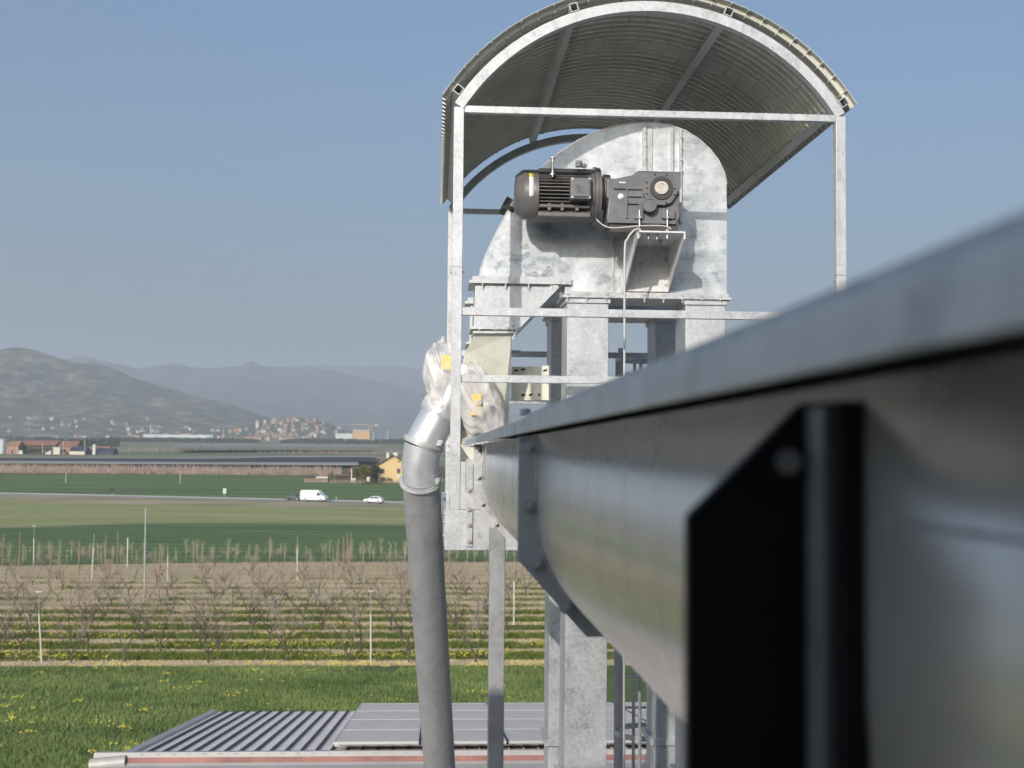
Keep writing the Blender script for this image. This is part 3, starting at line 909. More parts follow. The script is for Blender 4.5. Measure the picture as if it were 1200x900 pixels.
for (px, py) in ((767, 205.5), (780.5, 205.8), (757.5, 214.6), (757.5, 221.2), (757.5, 228), (790.2, 222), (789.8, 229), (780.2, 238.4)):
    q = P(px, py, YG-.018); m.cyl((q.x, YG-.0352, q.z), (q.x, YG-.0343, q.z), .0068, 10)
m.build_each("bolt_hole", M['rubber'], gb)
c2 = P(760, 241, YG-.02)
m = MB(); m.cyl((c2.x, YG-.054, c2.z), (c2.x, YG-.0345, c2.z), .047, 32); m.ring((c2.x, YG-.06, c2.z), (c2.x, YG-.0542, c2.z), .036, .046, 32)
m.build("bearing_cap", M['cast'], gb)
m = MB()
for (a, b_, c_, d_) in ((733.2, 735, 222, 256), (735, 752, 221.6, 222.6), (735, 752, 230.2, 231.2), (735, 748, 238.6, 239.6), (719, 733, 220, 222)):
    p0 = P(a, c_, YG); p1 = P(b_, d_, YG); m.box(p0.x, p1.x, YG-.014, YG-.0006, p1.z, p0.z)
for (a, b_) in ((742.5, 753), (775.5, 790)):
    p0 = P(a, 246, YG); p1 = P(b_, 257.5, YG); m.box(p0.x, p1.x, YG-.03, YG-.0006, p1.z, p0.z)
m.box(P(711.5, 258, YG).x, P(792, 258, YG).x, YG-.02, YG+.24, P(750, 262.5, YG).z, P(750, 257.8, YG).z)
m.build_each("housing_rib", M['cast'], gb, bevel=.003)
m = MB()
for px in (749, 781.5):
    q = P(px, 255, YG-.02)
    for yy in (YG-.035, YG+.2):
        m.next(); m.lock = True
        m.cyl((q.x, yy, zt+.0005), (q.x, yy, q.z+.045), .0065, 10)
        m.hexbolt((q.x, yy, P(px, 257.4, YG).z), (0, 0, 1), .013, .012)
        m.hexbolt((q.x, yy, zt+.0008), (0, 0, 1), .014, .012)
        m.hexbolt((q.x, yy, zt-.0105), (0, 0, -1), .012, .01, tail=.02)
        m.lock = False
for px in (760, 770):
    q = P(px, 270, YG); m.next(); m.lock = True; m.hexbolt((q.x, YG, zt+.0005), (0, 0, 1), .010, .01)
    m.hexbolt((q.x, YG, zt-.0105), (0, 0, -1), .010, .008, tail=.02)
    m.lock = False
m.build_each("mounting_bolt", M['bolt'], gm)
MB().box(gx0+.02, gx1-.02, YG, YG+.2, zt+.0003, P(750, 262.6, YG).z).build("base_pad", M['cast_fin'], gm)
q0 = P(725.5, 213, YG); q1 = P(733.5, 214.6, YG)
MB().box(q0.x, q1.x, YG-.0016, YG-.0004, q1.z, q0.z).build("type_plate", M['label'], gb)
q = P(727.3, 230.3, YG); MB().hexbolt((q.x, YG-.001, q.z), (0, -1, 0), .013, .01).build("breather_plug", M['label'], gb)
# motor
YM = 7.90
zm = P(655, 229, YM).z
def mx(px): return P(px, 229, YM).x
mo = MB(); 
mo.tube([(mx(628), YM, zm), (mx(692), YM, zm)], .118, 32)
mo = mo.build("motor", M['cast_fin'], gm)
m = MB()
m.tube([(mx(603.5), YM, zm), (mx(604), YM, zm), (mx(612), YM, zm), (mx(612.3), YM, zm), (mx(629.5), YM, zm)], [.105, .122, .158, .160, .160], 36)
m.build("fan_cover", M['cast_warm'], mo)
fin = MB()
for k in range(40):
    a = 2*pi*k/40
    d = Vector((0, cos(a), sin(a)))
    fin.obox(Vector(((mx(629.5)+mx(689))/2, YM, zm))+d*.129, (1, 0, 0), d, Vector((1, 0, 0)).cross(d), (mx(689)-mx(629.5))/2-.001, .022, .0028)
fin.build("cooling_fin", M['cast_warm'], mo)
m = MB()
m.cyl((mx(690), YM, zm), (mx(694), YM, zm), .168, 40); m.cyl((mx(694.2), YM, zm), (mx(698), YM, zm), .186, 40); m.cyl((mx(698.3), YM, zm), (mx(701.5), YM, zm), .182, 40); m.cyl((mx(686), YM, zm), (mx(690.2), YM, zm), .15, 32)
m.build("end_flange", M['cast_warm'], mo)
m = MB()
m.tube([(mx(700), YM, zm+.015), (mx(704), YM, zm+.015), (mx(711), YM, zm+.015), (mx(714), YM, zm+.015)], [.105, .105, .092, .092], 28)
m.cyl((mx(706), YM, zm+.025), (mx(713.5), YM, zm+.025), .116, 28)
m.build("coupling_neck", M['cast'], mo)
# top band and bottom skid
m = MB()
m.box(mx(629.6), mx(692), YM-.09, YM+.09, zm+.128, zm+.157)
m.box(mx(629), mx(690), YM-.112, YM+.112, zm-.160, zm-.128)
for px in (640, 655, 672): m.box(mx(px), mx(px+4), YM-.128, YM-.08, zm-.125, zm-.075)
m.box(mx(630), mx(689), YM-.13, YM-.10, zm-.105, zm-.085)
m.build_each("frame_foot", M['cast_warm'], mo, bevel=.006)
tb = MB().box(mx(664.5), mx(688.2), YM-.215, YM-.12, P(676, 233.5, YM-.2).z, P(676, 208.5, YM-.2).z).build("terminal_box", M['cast'], mo, bevel=.006)
zc1 = P(676, 221, YM-.2).z
lid = MB().box(mx(666.2), mx(686.5), YM-.226, YM-.2152, zc1-.056, zc1+.057).build("terminal_lid", M['cast'], tb, bevel=.004)
# embossed square maker's emblem on the lid: small raised strokes
em = MB(); cxm = (mx(666.2)+mx(686.5))/2; yb = YM-.2285
def stroke(x0, x1, z0, z1): em.box(cxm+x0, cxm+x1, yb, yb+.0026, zc1+z0, zc1+z1)
for zz in (.016, .004, -.008, -.020, -.032): stroke(-.026, -.006, zz-.002, zz+.002)
stroke(-.026, -.022, .004, .016); stroke(-.010, -.006, -.008, .004); stroke(-.026, -.022, -.032, -.008)
for xx in (.002, .012, .022): stroke(xx-.002, xx+.002, -.032, .016)
stroke(.002, .022, -.034, -.030)
em.build("emblem", M['cast_warm'], lid)
b = MB()
for sx in (mx(666)+.004, mx(687)-.004):
    for sz in (-.058, .058): b.hexbolt((sx, YM-.2152, zc1+sz), (0, -1, 0), .006, .006)
b.build_each("bolt", M['bolt'], tb)
# cable glands and lifting eye on top
m = MB()
g = mx(675); m.tube([(g, YM-.14, zm+.157), (g, YM-.14, zm+.185), (g+.02, YM-.14, zm+.19)], [.022, .024, .014], 12); m.cyl((g+.035, YM-.13, zm+.157), (g+.035, YM-.13, zm+.178), .017, 8)
m.build_each("cable_gland", M['act_grey'], mo)
e_ = mx(645)
m = MB(); m.cyl((e_, YM-.14, zm+.09), (e_, YM-.14, zm+.215), .0075, 10); m.cyl((e_, YM-.14, zm+.205), (e_, YM-.14, zm+.212), .02, 12); m.cyl((e_, YM-.14, zm+.1), (e_, YM-.14, zm+.11), .02, 12)
m.cyl((mx(641), YM-.14, zm+.157), (mx(641), YM-.14, zm+.185), .008, 8)
m.build_each("lifting_eye", M['bolt'], mo)
ang = radians(208)
def arc_label(a0, a1, x0, x1, r, mat, nm):
    m = MB(); n = 10
    vs = []
    for i in range(n+1):
        a = a0+(a1-a0)*i/n
        for x in (x0, x1): vs.append((x, YM+r*cos(a), zm+r*sin(a)))
    m.quad_add(vs, [(2*i, 2*i+1, 2*i+3, 2*i+2) for i in range(n)], True)
    return m.build(nm, mat, mo, solid=.0006)
arc_label(radians(140), radians(196), mx(618.2), mx(623.4), .1607, M['label'], "rating_label")
arc_label(radians(134), radians(147), mx(618.2), mx(623.4), .1613, M['label_green'], "rating_label")
b = MB()
for k in range(8):
    a = 2*pi*k/8+.2
    b.hexbolt((mx(695), YM+.15*cos(a), zm+.15*sin(a)), (-1, 0, 0), .011, .012)
b.build_each("bolt", M['bolt'], mo)

# pale supply cable: along the gearbox foot, then straight down the front
def spline(pts, n=8):
    out = []
    P_ = [pts[0]]+list(pts)+[pts[-1]]
    for i in range(1, len(P_)-2):
        p0, p1, p2, p3 = map(Vector, P_[i-1:i+3])
        for k in range(n):
            t = k/n
            out.append(.5*((2*p1)+(p2-p0)*t+(2*p0-5*p1+4*p2-p3)*t*t+(3*p1-p0-3*p2+p3)*t**3))
    out.append(Vector(pts[-1])); return out
cb = MB().tube(spline([P(696, 252, 7.88), P(700, 258, 7.80), P(708, 264.5, 7.70), P(718, 267, 7.69), P(735, 266, 7.69), P(752, 264.5, 7.69), P(775, 264.5, 7.69), P(784, 266.5, 7.69), P(786, 268.8, 7.69)]), .0046, 8)
cb = cb.build("cable", M['cable'])
tag(cb, "pale cable looping under the gear motor across the bracket top", "cable")
xc_ = P(732, 340, 7.62).x
cb2 = MB().tube(spline([P(748, 267.8, 7.675), P(742, 271, 7.66), P(735.5, 280, 7.64), (xc_, 7.62, P(732, 296, 7.62).z), (xc_, 7.62, P(732, 400, 7.62).z), (xc_, 7.62, CAMZ+.1), (xc_+.01, 7.62, CAMZ-2.6)]), .0072, 8).build("cable", M['cable'])
tag(cb2, "white cable hanging straight down in front of the elevator legs", "cable")

# ------------------------------------------------------------------ cream transition chute, plate, ladder
ch = thing("transition_chute", "cream zinc chute bolted under the discharge hopper", "chute", (P(572, 500, YE1).x, YE1+ED/2, CAMZ-.1))
Y0 = YE1+.012
poly = px2([(556, 391), (600, 391), (599, 508), (588, 534), (556, 545), (540, 520), (534, 455), (545, 414)], Y0)
zt_c = max(z for x, z in poly)
m = MB(); n = len(poly)
vs = [(x, Y0+min(.34, (zt_c-z)*.62), z) for x, z in poly]+[(x, Y0+.36+max(0, (zt_c-z)*.25), z) for x, z in poly]
m.quad_add(vs, [tuple(range(n)), tuple(reversed(range(n, 2*n)))]+[(i, n+i, n+(i+1) % n, (i+1) % n) for i in range(n)])
m.build("body", M['cream'], ch)
MB().prism_y(px2([(554, 388.2), (602.5, 388.2), (602.5, 391), (554, 391)], Y0), Y0-.03, Y0+.35).build("flange", M['galv_tube'], ch)
ol = P(527, 462, Y0+.16)
MB().tube([P(548, 432, Y0+.16), P(522, 476, Y0+.16)], .105, 24).build("outlet_branch", M['bright'], ch)
mp = thing("mounting_plate", "cream folded plate with slots standing between chute and elevator leg", "plate", (P(622, 468, 8.7).x, 8.7, P(622, 468, 8.7).z))
pl = MB()
for a, b_ in ((599.5, 619.8), (622.3, 632.8)):
    p0 = P(a, 429.5, 8.7); p1 = P(b_, 469, 8.7); pl.box(p0.x, p1.x, 8.7, 8.706, p1.z, p0.z)
p0 = P(633.5, 428.5, 8.69); p1 = P(643, 469, 8.69); pl.box(p0.x, p1.x, 8.685, 8.691, p1.z, p0.z)
p0 = P(619.8, 429, 8.7); p1 = P(622.3, 469, 8.7); pl.box(p0.x, p1.x, 8.692, 8.6995, p1.z, p0.z)
pl.build("sheet", M['cream'], mp)
h = MB()
for (px, py) in ((605, 434), (613, 433), (613, 462.5), (622, 462.5), (632.5, 462.5)):
    q = P(px, py, 8.69); h.obox((q.x, 8.6885, q.z), (1, 0, .2), (0, 1, 0), (0, 0, 1), .013, .002, .0065)
q = P(639, 434, 8.68); h.obox((q.x, 8.683, q.z), (1, 0, .3), (0, 1, 0), (0, 0, 1), .014, .002, .0065)
h.build_each("slot", M['rubber'], mp)
MB().box(P(600, 411, YR-.3).x, P(610, 411, YR-.3).x, YR-.24, YR-.06, P(600, 416, YR-.1).z, P(600, 412, YR-.1).z).build("bracket_arm", M['galv_tube'], mp)

# caged ladder behind the tower
LYc = 11.2
lad = thing("caged_ladder", "thin galvanised ladder cage rising behind the elevator legs", "ladder", (P(757, 600, LYc).x, LYc, 0))
lx = P(757, 600, LYc).x; lr = P(757, 600, LYc).x-P(722, 600, LYc).x
ztop = P(740, 418, LYc).z
hp_pts = lambda z: [(lx-lr*sin(a)*1.0, LYc-lr*cos(a), z) for a in np.linspace(-.25, pi+.25, 22)]
for z in (ztop-.02, P(748, 858, LYc).z, P(748, 858, LYc).z-1.1, P(748, 858, LYc).z+1.35, P(748, 858, LYc).z-2.4):
    m = MB(); pts = hp_pts(z)
    for i in range(len(pts)-1): m.bar(pts[i], pts[i+1], .006, .05)
    m.build("hoop", M['galv_dull'], lad)
for a in (.35, 1.05, pi/2+.35, 2.3, 2.9):
    m = MB().bar((lx-lr*sin(a), LYc-lr*cos(a), .5), (lx-lr*sin(a), LYc-lr*cos(a), ztop), .03, .006)
    m.build("cage_bar", M['galv_dull'], lad)
for sx in (-.2, .2):
    MB().box(lx+sx-.02, lx+sx+.02, LYc+.25, LYc+.28, 0, ztop+.1).build("stile", M['galv_dull'], lad)
m = MB()
z = .3
while z < ztop: m.cyl((lx-.2, LYc+.265, z), (lx+.2, LYc+.265, z), .012, 8); z += .28
m.build("rung", M['galv_dull'], lad)

# ------------------------------------------------------------------ pipe with clamps
YP = 8.45
pp = thing("grain_pipe", "grey round steel spout pipe dropping past the tower with silver elbow and clamps", "pipe", P(515, 900, 10.0))
top = P(527, 464, YP); a1 = P(515, 486, YP); a2 = P(496, 520, YP); a3 = P(492.3, 546, YP+.03); a4 = P(493.5, 566, YP+.08)
bot = P(514.5, 890, 10.15)
dirn = (bot-a4).normalized()
rp = .128
end = a4+dirn*5.2
def seg(p, q, r0, nm, mat): return MB().tube([p, q], r0, 36).build(nm, mat, pp)
seg(a1+(a1-a2).normalized()*.12, a1, rp*.98, "collar", M['bright'])
seg(a1, a2, rp*1.0, "elbow", M['bright'])
MB().tube([a2, (a2+a3)/2*1, a3, a4], rp*.995, 36).build("elbow", M['bright'], pp)
seg(a4-dirn*.05, end, rp, "tube", M['galv_pipe'])
def clamp(c, d):
    m = MB(); d = d.normalized()
    m.ring(c-d*.018, c+d*.018, rp*.99, rp+.011, 36); m.ring(c-d*.005, c+d*.005, rp, rp+.02, 36)
    side = Vector((.75, -.66, 0))
    m.obox(c+side.normalized()*(rp+.025), side, d, side.cross(d), .022, .02, .012)
    o = m.build("clamp", M['galv_tube'], pp)
    b = MB(); b.hexbolt(c+side.normalized()*(rp+.03)+Vector((0, -.015, 0)), (0, -1, 0), .009, .02); b.build_each("bolt", M['bolt'], o)
clamp(a1, a1-a2); clamp(a2+(a1-a2)*.02, a1-a3); clamp(a4-dirn*.02, dirn)

# ------------------------------------------------------------------ valves wrapped in film
def wrapped(name, label, c, rx, ry, rz, tilt, seed, inner):
    t = thing(name, label, "wrapped valve", c)
    n, k = 64, 44
    vs = []; fs = []
    for j in range(k+1):
        th = pi*j/k
        for i in range(n):
            ph = 2*pi*i/n
            d = np.array([sin(th)*cos(ph), sin(th)*sin(ph), cos(th)])
            q1 = float(fbm(np.array(d[0]*2.2+seed), np.array(d[2]*1.8+d[1]*1.2), seed, 2)); q2 = abs(float(vnoise(np.array(d[0]*3.2+d[2]*1.6+seed), np.array(d[2]*1.5-d[1]*2.4), seed+4))-.5); f = 1+.5*(q1-.5)-.34*(.25-q2)
            v = Vector((d[0]*rx*f, d[1]*ry*f, d[2]*rz*f))
            v = Matrix.Rotation(tilt, 3, 'Y') @ v
            vs.append(c+v)
    for j in range(k):
        for i in range(n):
            i2 = (i+1) % n
            fs.append((j*n+i, j*n+i2, (j+1)*n+i2, (j+1)*n+i))
    m = MB(); m.quad_add(vs, fs, True)
    m.build("film", M['wrap'], t)
    for nm, mat, args in inner:
        mm = MB()
        for a in args:
            if a[0] == 'b': mm.box(*a[1:])
            else: mm.cyl(*a[1:])
        mm.build(nm, mat, t, bevel=.006)
    return t
c = P(520, 440, YP-.05)
wrapped("wrapped_actuator", "upper valve actuator bundled in clear film left of the post", c, .135, .13, .28, radians(-4), 3, [
    ("actuator_box", M['yellow'], [('b', c.x-.015, c.x+.055, c.y-.115, c.y-.02, c.z+.03, c.z+.13)]),
    ("housing", M['act_grey'], [('b', c.x-.05, c.x+.05, c.y-.015, c.y+.07, c.z-.14, c.z+.15), ('c', (c.x-.07, c.y-.085, c.z+.09), (c.x-.07, c.y-.03, c.z+.09), .022, 14)])])
c = P(562, 473, YP-.12)
wrapped("wrapped_actuator", "lower larger valve actuator bundled in crumpled film beside the cream chute", c, .165, .14, .31, radians(-20), 21, [
    ("actuator_box", M['yellow'], [('b', c.x-.06, c.x+.01, c.y-.12, c.y-.03, c.z-.085, c.z+.06)]),
    ("housing", M['act_grey'], [('b', c.x-.08, c.x+.06, c.y-.025, c.y+.09, c.z-.2, c.z+.2), ('c', (c.x-.005, c.y-.132, c.z-.0), (c.x-.005, c.y-.1205, c.z-.0), .02, 14)])])
c = P(513, 452, YP)
wrapped("film_collar", "strip of clear film taped round the pipe collar below the upper actuator", P(517, 470, YP-.02), .12, .13, .14, radians(25), 33, [])

# ================================================================== BARN WITH RIBBED ROOF AND SOLAR PANELS
M['barn_roof'] = plain("pale_barn_sheet", (.84, .73, .66), .5, .1, .08, 1.2)
M['rib_shade'] = plain("rib_shade_dark", (.05, .05, .062), .6, .1, .2, 4)
M['barn_wall'] = plain("barn_wall", (.35, .33, .30), .8, 0, .12, 1.5)
M['ridge_red'] = plain("faded_red_band", (.26, .115, .095), .6, 0, .3, 2.5)
M['ridge_pale'] = plain("ridge_cap_pale", (.36, .35, .335), .5, .1, .1, 2)
M['pv'] = plain("solar_glass", (.62, .535, .47), .65, 0, .06, .8)
M['pv_frame'] = plain("panel_frame", (.60, .60, .60), .4, .5, .05, 4)
YB0_, YB1_ = 16.5, 23.1
zB0 = P(480, 884, YB0_).z; zB1 = P(430, 833.5, YB1_).z
xB0 = (P(150, 883, YB0_).x+P(255, 833.5, YB1_).x)/2
xB1 = xB0+11.2
slope = (zB1-zB0)/(YB1_-YB0_)
def zroof(y): return zB0+slope*(y-YB0_)
bn = thing("barn", "low barn below the tower, pale ribbed roof with faded red ridge band", "barn", ((xB0+xB1)/2, 16.2, 0))
prof = []
pitch = .2
x = xB0
while x < xB1:
    prof += [(x, 0), (x+.148, 0), (x+.154, .027), (x+.186, .027), (x+.192, 0)]
    x += pitch
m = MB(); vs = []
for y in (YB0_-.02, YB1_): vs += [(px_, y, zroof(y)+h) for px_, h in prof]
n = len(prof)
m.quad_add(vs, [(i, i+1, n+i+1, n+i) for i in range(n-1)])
rf = m.build("roof", [M['barn_roof'], M['rib_shade']], bn)
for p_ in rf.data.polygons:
    if p_.vertices[0] % 5 in (2, 3) and p_.vertices[1] % 5 in (3, 4) or p_.vertices[0] % 5 == 2: p_.material_index = 1  # rib tops and right sides coloured dark for their shade
# near slope, falling towards the camera
zn = lambda y: zB0-.20+.136*(y-(YB0_-.35))
m = MB(); vs = []
for y in (YB0_-1.06, YB0_-6.4): vs += [(px_, y, zn(y)+h) for px_, h in prof]
m.quad_add(vs, [(i, i+1, n+i+1, n+i) for i in range(n-1)])
m.build("roof", M['barn_roof'], bn)
# ridge cap: pale top roll, red band, pale lower band
def strip(y0, z0, y1, z1, mat, th=.012, x0=xB0-.44, x1=xB1+.1):
    mm = MB(); vs = []
    for x in (x0, x1): vs += [(x, y0, z0), (x, y1, z1), (x, y1, z1-th), (x, y0, z0-th)]
    mm.quad_add(vs, [(0, 1, 2, 3), (7, 6, 5, 4), (0, 4, 5, 1), (1, 5, 6, 2), (2, 6, 7, 3), (3, 7, 4, 0)])
    return mm.build("ridge_cap", mat, bn)
strip(YB0_+.12, zB0+.032, YB0_+.003, zB0+.045, M['ridge_pale'])
strip(YB0_+.002, zB0+.045, YB0_-.03, zB0-.012, M['ridge_pale'])
strip(YB0_-.031, zB0-.012, YB0_-.07, zB0-.075, M['ridge_red'])
strip(YB0_-.071, zB0-.075, YB0_-.11, zB0-.10, M['ridge_pale'])
strip(YB0_-.111, zB0-.10, YB0_-1.10, zB0-.26, M['ridge_pale'])
m = MB(); m.tube([(xB0-.47, YB0_-.05, zB0-.10), (xB0-.02, YB0_-.05, zB0-.06)], .085, 16); m.tube([(xB0-.50, YB0_-.6, zB0-.24), (xB0-.10, YB0_-.6, zB0-.20)], .09, 16)
m.build_each("ridge_end", M['ridge_pale'], bn)
# verge trim along the gable edge
m = MB(); vs = []
for x in (xB0-.11, xB0+.02): vs += [(x, YB0_-.01, zroof(YB0_)+.036), (x, YB1_, zroof(YB1_)+.036), (x, YB1_, zroof(YB1_)-.1), (x, YB0_-.01, zroof(YB0_)-.1)]
m.quad_add(vs, [(0, 1, 2, 3), (7, 6, 5, 4), (0, 4, 5, 1), (1, 5, 6, 2), (2, 6, 7, 3), (3, 7, 4, 0)])
m.build("verge_trim", M['ridge_pale'], bn)
MB().prism_x([(YB0_-6.2, 0), (YB0_-6.2, zn(YB0_-6.2)-.06), (YB0_-.36, zB0-.32), (YB0_, zB0-.16), (YB1_-.2, zroof(YB1_-.2)-.06), (YB1_-.2, 0)], xB0+.05, xB1-.05).build("wall", M['barn_wall'], bn)
# solar panels, four rows of portrait panels
xp0 = P(386, 883, YB0_).x
rows_words = ["ridge-side", "second", "third", "lowest"]
cols_words = ["first", "second", "third", "fourth", "fifth", "sixth"]
proto = None
for r in range(4):
    for c_ in range(6):
        W, D = 1.13, 1.575
        x0 = xp0+.03+c_*(W+.035); y0 = YB0_+.22+r*(D+.03)
        zc = zroof(y0+D/2)+.11
        lbl = "grey solar panel on the barn roof, %s row and %s from the ribbed sheet" % (rows_words[r], cols_words[c_])
        if proto is None:
            proto = thing("solar_panel", lbl, "solar panel", (x0+W/2, y0+D/2, zc), "solar panels on the barn roof")
            g = MB(); dz = slope*D/2*.985
            def slab(xa, xb, ya, yb, za, zb_):
                vs = [(xx, yy, zc+slope*(yy-(y0+D/2))+zz) for zz in (za, zb_) for yy in (ya, yb) for xx in (xa, xb)]
                return vs
            F6 = [(0, 2, 3, 1), (4, 5, 7, 6), (0, 1, 5, 4), (2, 6, 7, 3), (0, 4, 6, 2), (1, 3, 7, 5)]
            g.quad_add(slab(x0+.02, x0+W-.02, y0+.02, y0+D-.02, 0, .03), F6)
            g.build("glass", M['pv'], proto)
            fr = MB()
            for a in ((x0, x0+.019, y0, y0+D), (x0+W-.019, x0+W, y0, y0+D), (x0+.0195, x0+W-.0195, y0, y0+.019), (x0+.0195, x0+W-.0195, y0+D-.019, y0+D)):
                fr.quad_add(slab(*a, -.004, .034), F6)
            fr.build("frame", M['pv_frame'], proto)
            cl = MB()
            for k in range(7):
                yy = y0+.05+k*D/7
                cl.quad_add(slab(x0+W+.002, x0+W+.033, yy, yy+.11, -.02, .036), F6)
            cl.build("clamp", M['rubber'], proto)
            rl = MB()
            for yy in (y0+.3, y0+D-.3): rl.quad_add(slab(x0-.005, x0+W+.03, yy-.02, yy+.02, -.06, -.005), F6)
            rl.build_each("rail", M['pv_frame'], proto)
            px0_, py0_ = x0, y0
        else:
            yy = y0+D/2
            dup(proto, (x0+W/2, y0+D/2, zroof(yy)+.11), label=lbl)

# ================================================================== ORCHARD
M['bark'] = plain("peach_bark", (.085, .068, .058), .9, 0, .35, 6)
M['twig'] = plain("reddish_twigs", (.39, .305, .255), .9, 0, .25, 3)
M['twig_pale'] = plain("straw_twigs", (.42, .37, .23), .9, 0, .25, 3)
M['stake'] = plain("weathered_wood_pole", (.24, .165, .115), .9, 0, .2, 3)
M['concrete'] = plain("pale_concrete_post", (.55, .52, .45), .85, 0, .12, 3)
M['steel_thin'] = plain("thin_steel_rod", (.42, .43, .43), .5, .4, .1, 3)

def branchy(mb, p, d, l, r, depth, rnd, twigs, sides=5):
    n = 4
    pts = [p]; rad = [r]
    for i in range(n):
        d = (d+Vector((rnd.gauss(0, .13), rnd.gauss(0, .13), rnd.gauss(.05, .09)))).normalized()
        p = p+d*(l/n); pts.append(p); rad.append(r*(1-.62*(i+1)/n))
    mb.tube(pts, rad, sides, False, True)
    if depth <= 0: return
    for k in range(rnd.randint(3, 4) if depth > 1 else rnd.randint(4, 6)):
        t = rnd.uniform(.35, 1.0); i = min(n-1, int(t*n)); q = pts[i].lerp(pts[i+1], t*n-i)
        a = rnd.uniform(0, 2*pi)
        dd = (d*.55+Vector((cos(a), sin(a), rnd.uniform(.15, .9)))*.8).normalized()
        if depth == 1:
            tl = rnd.uniform(.45, 1.1)
            mid = q+dd*tl*.5+Vector((0, 0, .04)); e = q+dd*tl+Vector((rnd.gauss(0, .08), rnd.gauss(0, .08), .14*tl))
            twigs.tube([q, mid, e], [.0065, .005, .003], 3, False, False)
            for j in range(rnd.randint(2, 4)):
                s_ = rnd.uniform(.2, .95); w = q.lerp(e, s_); b = rnd.uniform(0, 2*pi)
                ee = w+(dd*.6+Vector((cos(b), sin(b), rnd.uniform(0, .9)))*.6).normalized()*rnd.uniform(.2, .5)
                twigs.tube([w, ee], [.005, .003], 3, False, False)
        else:
            branchy(mb, q, dd, l*rnd.uniform(.45, .65), r*.5, depth-1, rnd, twigs, 4)
def fruit_tree(seed):
    rnd = random.Random(seed)
    t = thing("fruit_tree", "", "tree")
    mb = MB(); tw = MB()
    hh = rnd.uniform(.45, .75)
    mb.tube([(0, 0, -.1), (0, 0, hh*.5), (rnd.gauss(0, .04), rnd.gauss(0, .04), hh)], [.09, .07, .062], 7, False, True)
    k = rnd.randint(2, 4); a0 = rnd.uniform(0, 6)
    for i in range(k):
        a = a0+2*pi*i/k+rnd.gauss(0, .25)
        branchy(mb, Vector((0, 0, hh-.03)), Vector((cos(a)*.75, sin(a)*.75, rnd.uniform(.7, 1.0))).normalized(), rnd.uniform(2.0, 2.8), .048, 2, rnd, tw)
    mb.build("trunk", M['bark'], t); tw.build("crown", M['twig'], t)
    return t
protos = [fruit_tree(100+i) for i in range(6)]
used = set()
rnd = random.Random(5)
ORD = ["first", "second", "third", "fourth", "fifth", "sixth", "seventh", "eighth", "ninth", "tenth", "eleventh", "twelfth", "thirteenth", "fourteenth", "fifteenth", "sixteenth", "seventeenth", "eighteenth", "nineteenth", "twentieth"]
for i, ry in enumerate(ROWS_Y):
    x = -(ry*.46)-1+rnd.uniform(0, 3)
    xmax = ry*.065+1
    nin = 0
    while x < xmax:
        k = rnd.randrange(6)
        lbl = "bare brown fruit tree in the %s orchard row from the meadow" % ORD[min(i, 19)]
        loc = (x+rnd.gauss(0, .25), ry+rnd.gauss(0, .15), zg(ry)-.02)
        sc = rnd.uniform(.88, 1.12)*(.86 if i < 5 else .74 if i < 10 else .56)
        if k not in used:
            used.add(k); o = protos[k]; o.location = loc; o.rotation_euler = (0, 0, rnd.uniform(0, 6.28)); o.scale = (sc,)*3; o["label"] = lbl
        else:
            o = dup(protos[k], loc, rnd.uniform(0, 6.28), sc, lbl)
        o["group"] = "bare fruit trees in the orchard rows"
        x += rnd.uniform(3.4, 5.2) if i < 9 else rnd.uniform(4.2, 6.0)
# thin young trees along the crop's edge
def sapling(seed):
    rnd = random.Random(seed)
    t = thing("young_tree", "thin bare young tree in the row along the green crop", "young tree", group="young trees along the crop's edge")
    mb = MB(); tw = MB()
    mb.tube([(0, 0, -.1), (rnd.gauss(0, .05), 0, 1.2), (rnd.gauss(0, .12), 0, 2.7)], [.04, .03, .012], 5, False, True)
    for k in range(26):
        z = rnd.uniform(.5, 2.5); a = rnd.uniform(0, 2*pi)
        p = Vector((0, 0, z)); d = Vector((cos(a)*.5, sin(a)*.5, rnd.uniform(.5, 1.3))).normalized()
        l = rnd.uniform(.4, 1.0)
        tw.tube([p, p+d*l], [.010, .004], 3, False, False)
        for j in range(2):
            q = p+d*l*rnd.uniform(.3, .9); tw.tube([q, q+Vector((rnd.gauss(0, .2), rnd.gauss(0, .2), rnd.uniform(.1, .5)))], [.007, .004], 3, False, False)
    mb.build("trunk", M['twig_pale'], t); tw.build("crown", M['twig_pale'], t)
    return t
saps = [sapling(40+i) for i in range(4)]
su = set()
for j, py in enumerate((659.5, 655.0)):
    px = -8+j*7
    while px < 650:
        g = G(px, py+px*.002-2*(px > 300)); k = rnd.randrange(4)
        loc = (g.x, g.y, g.z-.02)
        s_ = rnd.uniform(.45, .85)
        if k not in su: su.add(k); saps[k].location = loc; saps[k].scale = (s_,)*3
        else: dup(saps[k], loc, rnd.uniform(0, 6.28), s_)
        px += rnd.uniform(8, 20)
